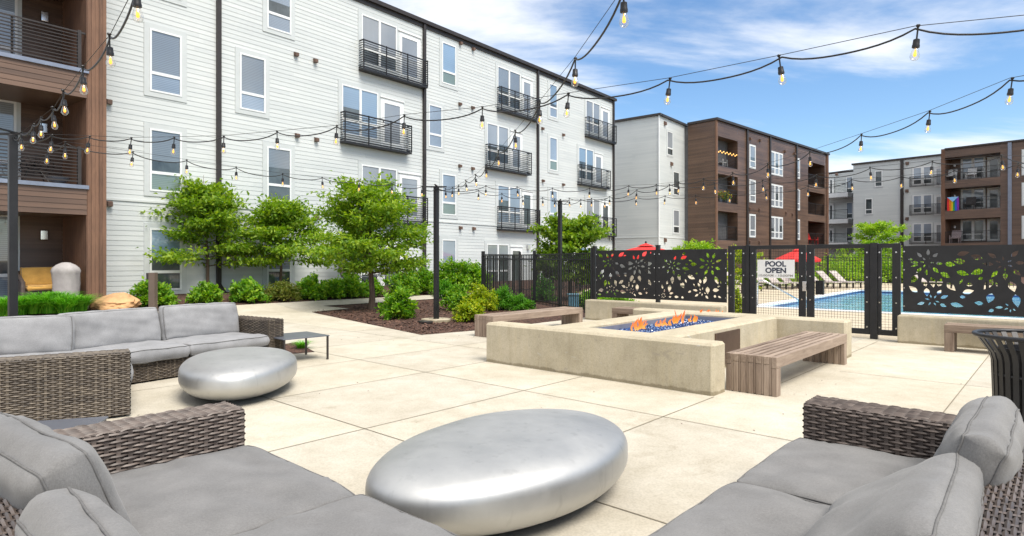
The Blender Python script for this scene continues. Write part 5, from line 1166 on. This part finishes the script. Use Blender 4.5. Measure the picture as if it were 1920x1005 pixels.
def tuft(c, r, h, n, seed, label, wd=.007):
    rng = random.Random(seed); mb = MB()
    for _ in range(n):
        a = rng.uniform(0, 6.283); rr = r * math.sqrt(rng.random()) * .32; b = c + V(math.cos(a) * rr, math.sin(a) * rr); a2 = a + rng.gauss(0, .5); out = rng.uniform(.3, 1.15) * r; hh = h * rng.uniform(.6, 1.1); d = V(math.cos(a2), math.sin(a2)); s = V(-d.y, d.x)
        L_, R_ = [], []
        for k in range(6): t = k / 5; p = b + d * out * t ** 1.5 + UP * hh * (1.9 * t - 1.15 * t * t); w_ = wd * (1 - t * .92); L_.append(p - s * w_); R_.append(p + s * w_)
        mb.grid([L_, R_])
    o = thing('grass_tuft', label, 'grass tuft', c, 'ornamental grass tufts'); mb.build('blades', M['leaf_gr'], o, smooth=True)
for i, (px, py, lb) in enumerate(((32, 590, 'green grass tuft right beside the left light pole'), (62, 588, 'green grass tuft below the golden seat cushion'), (93, 587, 'green grass tuft in front of the loveseat arm'), (124, 588, 'green grass tuft before the covered grill'), (146, 584, 'last grass tuft beside the boulder end of the row'), (78, 580, 'grass tuft of the rear row behind the others, near the loveseat'), (112, 579, 'grass tuft of the rear row at the foot of the covered grill'), (12, 592, 'grass tuft half hidden behind the left pole'))):
    tuft(ong(px, py),   .56, .50, 330, 200 + i, lb, .014)
c = onz(566, 654); tuft(c, .22, .16, 260, 230, 'short grass clump in the small planting gap under the side table', .005)
mb = MB(); mb.poly([onz(548, 663, .016), onz(590, 659.5, .016), onz(556, 641, .016), onz(505, 650, .016)]); tag(mb.build('planting_gap', M['mulch']), 'small soil gap in the patio under the side table', kind='structure')
# scattered bark chips on the near bed
cp = MB(); rng = random.Random(77); k = 0
while k < 5200:
    px, py = rng.uniform(585, 960), 566 + 62 * rng.random() ** 1.2; 
    lo = 585.5 + (px - 584) * (629 - 585.5) / 206 if px < 790 else 629 - (px - 790) * 8 / 98; hi = 567 + 8 * (720 - px) / 114 if px < 720 else 558
    if not (hi + 2 < py < lo - 1) or (px < 660 and py < 581): k += 1; continue
    p = ong(px, py) + UP * rng.uniform(-.005, .02); a = rng.uniform(0, 6.28); d = V(math.cos(a), math.sin(a), rng.uniform(-.4, .4)); s = V(-math.sin(a), math.cos(a), rng.uniform(-.4, .4)); l_, w_ = rng.uniform(.02, .055), rng.uniform(.008, .016)
    cp.poly([p - d * l_ - s * w_, p + d * l_ - s * w_, p + d * l_ + s * w_, p - d * l_ + s * w_]); k += 1
tag(cp.build('mulch_chips', M['chip'], None, root=onz(740, 600)), 'loose bark chips scattered over the near mulch bed', kind='stuff')

# ------------------------------------------------------------------ stones and bollard
def stone(c, ax, sx, sy, sz, seed, label, mat):
    bm = bmesh.new(); bmesh.ops.create_icosphere(bm, subdivisions=5, radius=1); ay = V(-ax.y, ax.x)
    mb = MB(); off = Vector((seed, 0, 0))
    def P(v):
        n = v.normalized(); r = 1 + .30 * noise.noise(n * 1.1 + off) + .16 * abs(noise.noise(n * 2.6 + off)) + .05 * noise.noise(n * 7 + off)
        for k in range(9):                            # planar facets
            rg = random.Random(seed * 31 + k); f = rv(rg); f.z = abs(f.z); f.normalize(); lim = .78 + .12 * rg.random(); q = n.dot(f) * r
            if q > lim: r *= lim / q * .97 + .03
        p = n * r; return c + ax * p.x * sx + ay * p.y * sy + UP * (p.z * sz + sz * .55)
    for f in bm.faces: mb.f.append(tuple(v.index for v in f.verts)); mb.m.append(0)
    bm.verts.ensure_lookup_table(); mb.v = [tuple(P(v.co)) for v in bm.verts]; bm.free()
    tag(mb.build('boulder', mat, None, root=c, smooth=R(28)), label, 'rock')
c = ong(204, 582); stone(c + V(0, .25), V(.98, .2), .50, .42, .27, 4, 'large golden sandstone boulder beside the brown pier', M['rock'])
c = ong(157, 577); stone(c + V(0, .1), V(1, 0), .22, .18, .12, 9, 'small grey stone at the foot of the brown pier', pm('grey_stone', (.42, .40, .36), .9, var=.3, bs=.5, bscale=12))
c = ong(287, 586); bl = thing('bollard_light', 'square bronze bollard light beside the path behind the rear sofa', 'bollard', c); mb = MB(); mb.box(c, V(1, 0), V(0, 1), UP, (-.075, .075), (-.075, .075), (-.05, 1.0)); mb.build('post', pm('bronze_paint', (.14, .105, .085), .5, .3, var=.12), bl, bevel=.006)
mb = MB(); mb.box(c, V(1, 0), V(0, 1), UP, (-.14, -.076), (-.06, .06), (.83, .995)); mb.build('lamp_head', M['bronze'], bl, bevel=.006)

# ------------------------------------------------------------------ porch furniture at the left
PF = FA.shifted(.2); zp = .362
def pft(px, off=.2): return FA.pt(FA.shifted(off).s(px), zp, off)
lv = thing('loveseat', 'dark woven loveseat with golden cushions on the porch', 'loveseat', pft(80, .35)); dx, dy = FA.d, FA.n; a, b = FA.shifted(.35).s(30), FA.shifted(.35).s(136); q0 = FA.o + FA.n * .0 + UP * zp
mb = MB(); mb.box(q0, dx, dy, UP, (a + .1, b - .1), (.0, .75), (.08, .28)); mb.build('base', M['wick_dark'], lv, bevel=.01)
for s in (a, b - .12): mb = MB(); mb.tube([FA.pt(s + .06, zp + .02, .74), FA.pt(s + .06, zp + .52, .76), FA.pt(s + .06, zp + .60, .55), FA.pt(s + .06, zp + .78, .05)], .05, 8); mb.box(q0, dx, dy, UP, (s + .04, s + .08), (.05, .74), (.05, .55)); mb.build('armrest', M['wick_dark'], lv, smooth=R(40))
mb = MB(); mb.box(q0, dx, dy, UP, (a + .1, b - .1), (-.08, .02), (.05, .82)); mb.build('back_frame', M['wick_dark'], lv, bevel=.02)
cushion('seat_cushion', M['gold'], lv, q0 + dx * (a + b) / 2 + dy * .42 + UP * .36, dx, dy, UP, b - a - .3, .72, .17, 61, n=14); cushion('back_cushion', M['gold'], lv, q0 + dx * (a + b) / 2 + dy * .16 + UP * .66, dx, (UP * .95 - dy * .3).normalized(), (dy * .95 + UP * .3).normalized(), b - a - .3, .50, .16, 63, n=14)
g0 = FA.pt(FA.shifted(1.35).s(124), zp, 1.35); gr = MB(); rows = []
for z, r in ((0, .27), (.1, .275), (.5, .285), (.76, .29), (.82, .31), (.90, .28), (.98, .20), (1.04, .09), (1.05, .01)):
    row = []
    for j in range(32):
        t = j * math.pi / 16; m = max(abs(math.cos(t)), abs(math.sin(t))) ** .5; rr = r / m * (1 + .05 * math.sin(t * 7 + z * 6) * (1 if z < .8 else .4)) + .012 * noise.noise(Vector((math.cos(t) * 3, math.sin(t) * 3, z * 4))); row.append(g0 + V(rr * math.cos(t), rr * .8 * math.sin(t), z))
    rows.append(row)
gr.grid(rows, wrap=True); tag(gr.build('covered_grill', pm('pale_grey_cover', (.37, .345, .335), .75, var=.12, vs=6, bs=.2, bscale=12), None, root=g0, smooth=True), 'barbecue under a pale grey cover on the porch', 'grill')
# first floor balcony things
zb1 = zf2t + .105
def bft(px, off=.6): return FA.pt(FA.shifted(off).s(px), zb1, off)
c = bft(109, 1.0); mb = MB(); mb.lathe([(.05, .0), (.12, .01), (.13, .05), (.20, .09), (.26, .18), (.27, .19), (.25, .19), (.1, .08)], c, 24); tag(mb.build('bowl_planter', pm('grey_glaze', (.25, .26, .28), .3), None, root=c, smooth=True), 'grey bowl planter behind the balcony railing', 'planter')
c = bft(66, .5); wc = thing('wire_chair', 'round black wire chair on the brown balcony', 'chair', c); mb = MB(); cc = c + UP * .52
for r, k in ((.42, 0), (.30, -.08), (.16, -.13)): mb.tube([cc + FA.d * r * math.cos(t * .2618) + (UP * .75 + FA.n * .4) * r * math.sin(t * .2618) * .8 - FA.n * k * -1 for t in range(24)], .012, 5, closed=True)
for t in range(12): a = t * .5236; mb.tube([cc - FA.n * .14, cc + FA.d * .42 * math.cos(a) + (UP * .75 + FA.n * .4) * .42 * math.sin(a) * .8], .008, 4)
mb.build('seat', M['black'], wc, smooth=True)
for a in (-.3, .3):
    for b in (-.25, .25): mb = MB(); mb.tube([c + FA.d * a + FA.n * b, cc - FA.n * .1 + FA.d * a * .4 - UP * .1], .012, 5); mb.build('leg', M['black'], wc)
# folding chairs by the ground floor door
def fchair(c, ax, label, m):
    ay = V(-ax.y, ax.x); root = thing('folding_chair', label, 'chair', c, 'chairs on the ground floor porch'); P = lambda x, y, z: c + ax * x + ay * y + UP * z
    mb = MB(); mb.box(P(0, 0, .42), ax, ay, UP, (-.24, .24), (-.25, .25), (0, .025)); mb.build('seat', m, root)
    mb = MB(); n = (ax * -.3 + UP * .95).normalized(); mb.box(P(-.25, 0, .46), n, ay, n.cross(ay), (0, .58), (-.25, .25), (-.012, .012)); mb.build('backrest', m, root)
    for y in (-.26, .26):
        mb = MB(); mb.tube([P(-.32, y, 0), P(.24, y, .43), P(.24, y, .62)], .013, 5); mb.build('leg', M['black'], root)
        mb = MB(); mb.tube([P(.26, y, 0), P(-.26, y, .45), P(-.42, y, 1.0)], .013, 5); mb.build('leg', M['black'], root)
        mb = MB(); mb.box(P(0, y, .62), ax, ay, UP, (-.33, .26), (-.025, .025), (0, .025)); mb.build('armrest', M['black'], root)
grey_s = pm('grey_sling', (.20, .21, .24), .8)
for px, off, tw, lb in ((658, 1.1, .9, 'folding chair with pale back nearest the slender trunk'), (712, 1.2, -2.0, 'grey sling folding chair right of the thick trunk'), (684, 1.3, .2, 'dark folding chair half hidden behind the thick trunk')):
    c = FA.pt(FA.shifted(off).s(px), 0, off); c.z = gz(c) + .02; fchair(c, V(math.cos(tw), math.sin(tw)), lb, grey_s if px != 658 else pm('pale_sling', (.5, .42, .40), .8))

# ------------------------------------------------------------------ around the pool
def umbrella(c, r, h, label):
    root = thing('sun_umbrella', label, 'umbrella', c, 'red umbrellas by the pool'); mb = MB(); n = 8; rim = []; mid = []; top = c + UP * (h - .12)
    for k in range(n):
        a = 2 * math.pi * k / n + .2; rim.append(c + V(r * math.cos(a), r * math.sin(a), h - .62)); mid.append(c + V(r * .42 * math.cos(a), r * .42 * math.sin(a), h - .30))
    for k in range(n):
        k2 = (k + 1) % n; m = rim[k].lerp(rim[k2], .5) + (c - rim[k].lerp(rim[k2], .5)) * .03 + UP * .02; mm = mid[k].lerp(mid[k2], .5) - UP * .015
        for t in ([top, mid[k], mm], [top, mm, mid[k2]], [mid[k], rim[k], m, mm], [mm, m, rim[k2], mid[k2]]): mb.poly(t)
        mb.poly([rim[k], rim[k] - UP * .14, m - UP * .14, m]); mb.poly([m, m - UP * .14, rim[k2] - UP * .14, rim[k2]])
    for k in range(n): k2 = (k + 1) % n; mb.poly([top + UP * .10, mid[k].lerp(top, .45) + UP * .05, mid[k2].lerp(top, .45) + UP * .05])
    mb.build('canopy', M['red'], root)
    mb = MB(); mb.tube([c, c + UP * (h - .05)], .024, 8); mb.build('pole', M['bronze'], root); mb = MB(); mb.lathe([(.03, h - .04), (.05, h), (.04, h + .06), (.005, h + .08)], c, 10); mb.build('finial', M['black'], root, smooth=True)
    mb = MB(); mb.lathe([(.28, 0), (.28, .05), (.05, .09), (.04, .3)], c, 20); mb.build('base', M['bronze'], root)
dd = 29; umbrella(V((1211 - CX) / FPX * dd, dd), 1.95, EYE + (HY - 455) / FPX * dd, 'red umbrella rising behind the paired leaf screens')
dd = 33; umbrella(V((1495 - CX) / FPX * dd, dd), 1.15, EYE + (HY - 464) / FPX * dd, 'red umbrella seen through the gate mesh')
for i, (px, py, lb) in enumerate(((1392, 545, 'pool lounger seen through the narrow left gate panel'), (1440, 542, 'pool lounger partly behind the sign, first from its left'), (1464, 541.5, 'pool lounger below the middle of the sign'), (1488, 541, 'pool lounger below the right end of the sign'), (1540, 540, 'pool lounger seen through the second gate leaf, on its left'), (1565, 539.5, 'pool lounger in the middle of the second gate leaf'), (1590, 539, 'pool lounger at the right of the second gate leaf'), (1745, 540, 'pool lounger beyond the water behind the wide screen'))):
    c = onz(px, py); ax = (F1 * .9 + F2 * -.3).normalized(); ay = V(-ax.y, ax.x); root = thing('pool_lounger', lb, 'lounger', c, 'loungers beside the pool'); P = lambda x, y, z: c + ax * x + ay * y + UP * z
    mb = MB(); mb.box(P(0, 0, .30), ax, ay, UP, (-.3, .95), (-.32, .32), (0, .04)); n = (ax * -.72 + UP * .69).normalized(); mb.box(P(-.3, 0, .32), n, ay, n.cross(ay), (0, .82), (-.32, .32), (-.02, .02)); mb.build('sling', pm('taupe_sling', (.42, .37, .34), .8) if i == 0 else bpy.data.materials['taupe_sling'], root)
    for x in (-.25, .85):
        for y in (-.28, .28): mb = MB(); mb.box(P(x, y, 0), ax, ay, UP, (-.03, .03), (-.03, .03), (0, .299)); mb.build('leg', M['bronze'], root)
c0_, c1_ = onz(1420, 573), onz(1500, 577); hr = MB(); p0 = V((1418 - CX) / FPX * 18.4, 18.4, .92); 
hr.tube([onz(1420, 574), V((1420 - CX) / FPX * 19, 19, .75), V((1424 - CX) / FPX * 19, 19, .84), V((1434 - CX) / FPX * 18.9, 18.9, .83), V((1497 - CX) / FPX * 19.4, 19.4, .22), V((1500 - CX) / FPX * 19.4, 19.4, -.12)], .024, 8)
tag(hr.build('handrail', M['chrome'], None, root=onz(1434, 574), smooth=True), 'polished pool handrail behind the sign', 'handrail')
c = onz(1075, 577); ub = thing('storage_box', 'blue grey box with a round front behind the picket fence', 'box', c); mb = MB(); mb.box(c, V(1, 0), V(0, 1), UP, (-.16, .16), (-.14, .14), (0, .38)); mb.build('body', pm('teal_plastic', (.10, .24, .33), .5), ub, bevel=.02); mb = MB(); mb.box(c, V(1, 0), V(0, 1), UP, (-.18, .18), (-.16, .16), (.381, .44)); mb.build('lid', pm('teal_lid', (.16, .32, .42), .5), ub, bevel=.02)
# ------------------------------------------------------------------ things on the far balconies
s, zt_ = Cb.hit(*cpx(1068, 503)); s2, zb_ = Cb.hit(*cpx(1152, 603)); s2 = Cb.s(cpx(1152, 0)[0]); zb_ = Cb.z(cpx(1068, 0)[0], cpx(0, 602)[1])
fl = MB(); mats = [pm('stripe_%s' % n_, c_, .8, var=.05) for n_, c_ in (('red', (.6, .02, .02)), ('orange', (.75, .2, .01)), ('yellow', (.75, .55, .02)), ('green', (.02, .3, .05)), ('blue', (.02, .08, .5)), ('violet', (.18, .02, .3)), ('sky', (.25, .5, .8)))]
for k in range(6):
    rows = [[], []]
    for j in range(7):
        t = j / 6
        for i, x in enumerate((k / 6, (k + 1) / 6)): rows[i].append(Cb.pt(s + (s2 - s) * x, zt_ + (zb_ - zt_) * t, .05 + .05 * math.sin(x * 9 + t * 3)))
    fl.mi = k; fl.grid(rows)
fl.mi = 6; fl.poly([Cb.pt(s, zt_, .13), Cb.pt(s2, zt_, .13), Cb.pt((s + s2) / 2, zt_ + (zb_ - zt_) * .35, .13)])
tag(fl.build('flag', mats, None, root=Cb.pt(s, zb_, .05)), 'rainbow striped flag hung on the far brown balcony', 'flag')
def deck_chair(pl, px, off, z, m, label, sc=1.0):
    c = pl.pt(pl.shifted(off).s(px), z, off); root = thing('balcony_chair', label, 'chair', c); P = lambda x, y, q: c + pl.d * x * sc + pl.n * y * sc + UP * q * sc
    mb = MB(); mb.box(P(0, 0, 0), pl.d * sc, pl.n * sc, UP * sc, (-.3, .3), (-.25, .3), (.36, .41)); mb.build('seat', m, root)
    mb = MB(); nn = (UP * .95 - pl.n * .3).normalized(); mb.box(P(0, -.25, .38), pl.d * sc, nn * sc, pl.d.cross(nn) * sc, (-.3, .3), (0, .6), (-.025, .025)); mb.build('backrest', m, root)
    for x in (-.28, .28):
        for y in (-.25, .27): mb = MB(); mb.box(P(x, y, 0), pl.d * sc, pl.n * sc, UP * sc, (-.025, .025), (-.025, .025), (0, .6 if y > 0 else .36)); mb.build('leg', m, root)
deck_chair(Cb, cpx(1095, 0)[0], -.7, ob[1] + .01, M['white'], 'white slatted chair on the topmost far brown balcony', 1.3); deck_chair(Cb, cpx(1125, 0)[0], -.7, ob[5] + .01, pm('striped_cloth', (.45, .36, .36), .8, var=.5, vs=20), 'pale armchair on the lowest far brown balcony', 1.3)
deck_chair(Cb, cpx(1230, 0)[0], -.7, ob[3] + .01, M['bronze'], 'dark lounge chair beside the rainbow flag', 1.3); deck_chair(Cb, cpx(1240, 0)[0], -.7, ob[1] + .01, M['white'], 'second white chair on the topmost far brown balcony, before the window', 1.2)
deck_chair(Bt, 1524, -.7, zz_[5] + .01, M['red'], 'red chair on the lowest right balcony of the brown block', 1.3)
deck_chair(Bt, 1352, -.7, zz_[1] + .01, M['white'], 'pale cushioned chair on the top left balcony of the brown block', 1.2); deck_chair(Bt, 1372, -.7, zz_[1] + .01, pm('patterned_cloth', (.5, .42, .33), .8, var=.5, vs=25), 'patterned chair on the top left balcony of the brown block', 1.2)
for k, (px, nm, cl) in enumerate(((1350, 'orange flowers in a pot on the middle left brown balcony', (.8, .22, .02)), (1362, 'yellow flowers in a pot on the middle left brown balcony', (.8, .6, .05)), (1376, 'pink flowers in a pot on the middle left brown balcony', (.7, .12, .25)))):
    c = Bt.pt(Bt.shifted(-.5).s(px), zz_[3] + .02, -.5); rng = random.Random(300 + k); root = thing('flower_pot', nm, 'potted plant', c); mb = MB(); mb.lathe([(.13, 0), (.18, .35), (.19, .38), (.16, .36)], c, 12); mb.build('pot', M['bluegrey'], root)
    mb = MB()
    for _ in range(160): leaf(mb, c + UP * .6 + rv(rng) * rng.uniform(.05, .42), rv(rng), V(0, 0, 1), .16, .1)
    mb.build('foliage', M['leaf_far'], root); mb = MB()
    for _ in range(90): leaf(mb, c + UP * .66 + rv(rng) * rng.uniform(.2, .45), rv(rng), V(0, 0, 1), .11, .1)
    mb.build('flowers', pm('petals_%d' % k, cl, .7, var=.1), root)
gl_ = thing('balcony_lights', 'row of warm fairy lights on the top left brown balcony railing', 'string lights', Bt.pt(c0, zz_[1] + 1.15, -.1)); mb = MB(); pts_ = [Bt.pt(c0 + (c1 - c0) * k / 12, zz_[1] + 1.18 - .1 * (k % 2), -.08) for k in range(13)]; mb.tube(pts_, .012, 4); mb.build('cable', M['black'], gl_)
bp = MB(); bp.lathe([(.01, -.06), (.06, 0), (.01, .06)], pts_[0], 6); b0_ = bp.build('bulb', emis('warm_bulb', (1, .55, .15), 1.2), gl_, smooth=True)
for p in pts_[1:]: b = b0_.copy(); col.objects.link(b); b.parent = gl_; b.location = p - pts_[0]

# ------------------------------------------------------------------ a little litter on the paving
lt = MB(); rng = random.Random(91)
for _ in range(170):
    p = pp(rng.uniform(-6, 3), rng.uniform(-4.5, 3.4), .0125) if rng.random() < .4 else onz(rng.uniform(560, 900), rng.uniform(585, 640), .0125)
    if filled(*(next((i for i in range(7) if X_[i] <= (p - PO).dot(E1) < X_[i + 1]), -1), next((j for j in range(5) if Y_[j] <= (p - PO).dot(E2) < Y_[j + 1]), -1))): continue
    a = rng.uniform(0, 6.28); leaf(lt, p, V(math.cos(a), math.sin(a), rng.uniform(0, .15)).normalized(), UP, rng.uniform(.012, .035), rng.uniform(.006, .016), .3)
tag(lt.build('leaf_litter', [M['chip']], None, root=pp(-2, -1)), 'few dry leaf scraps and bark crumbs blown over the paving', kind='stuff')
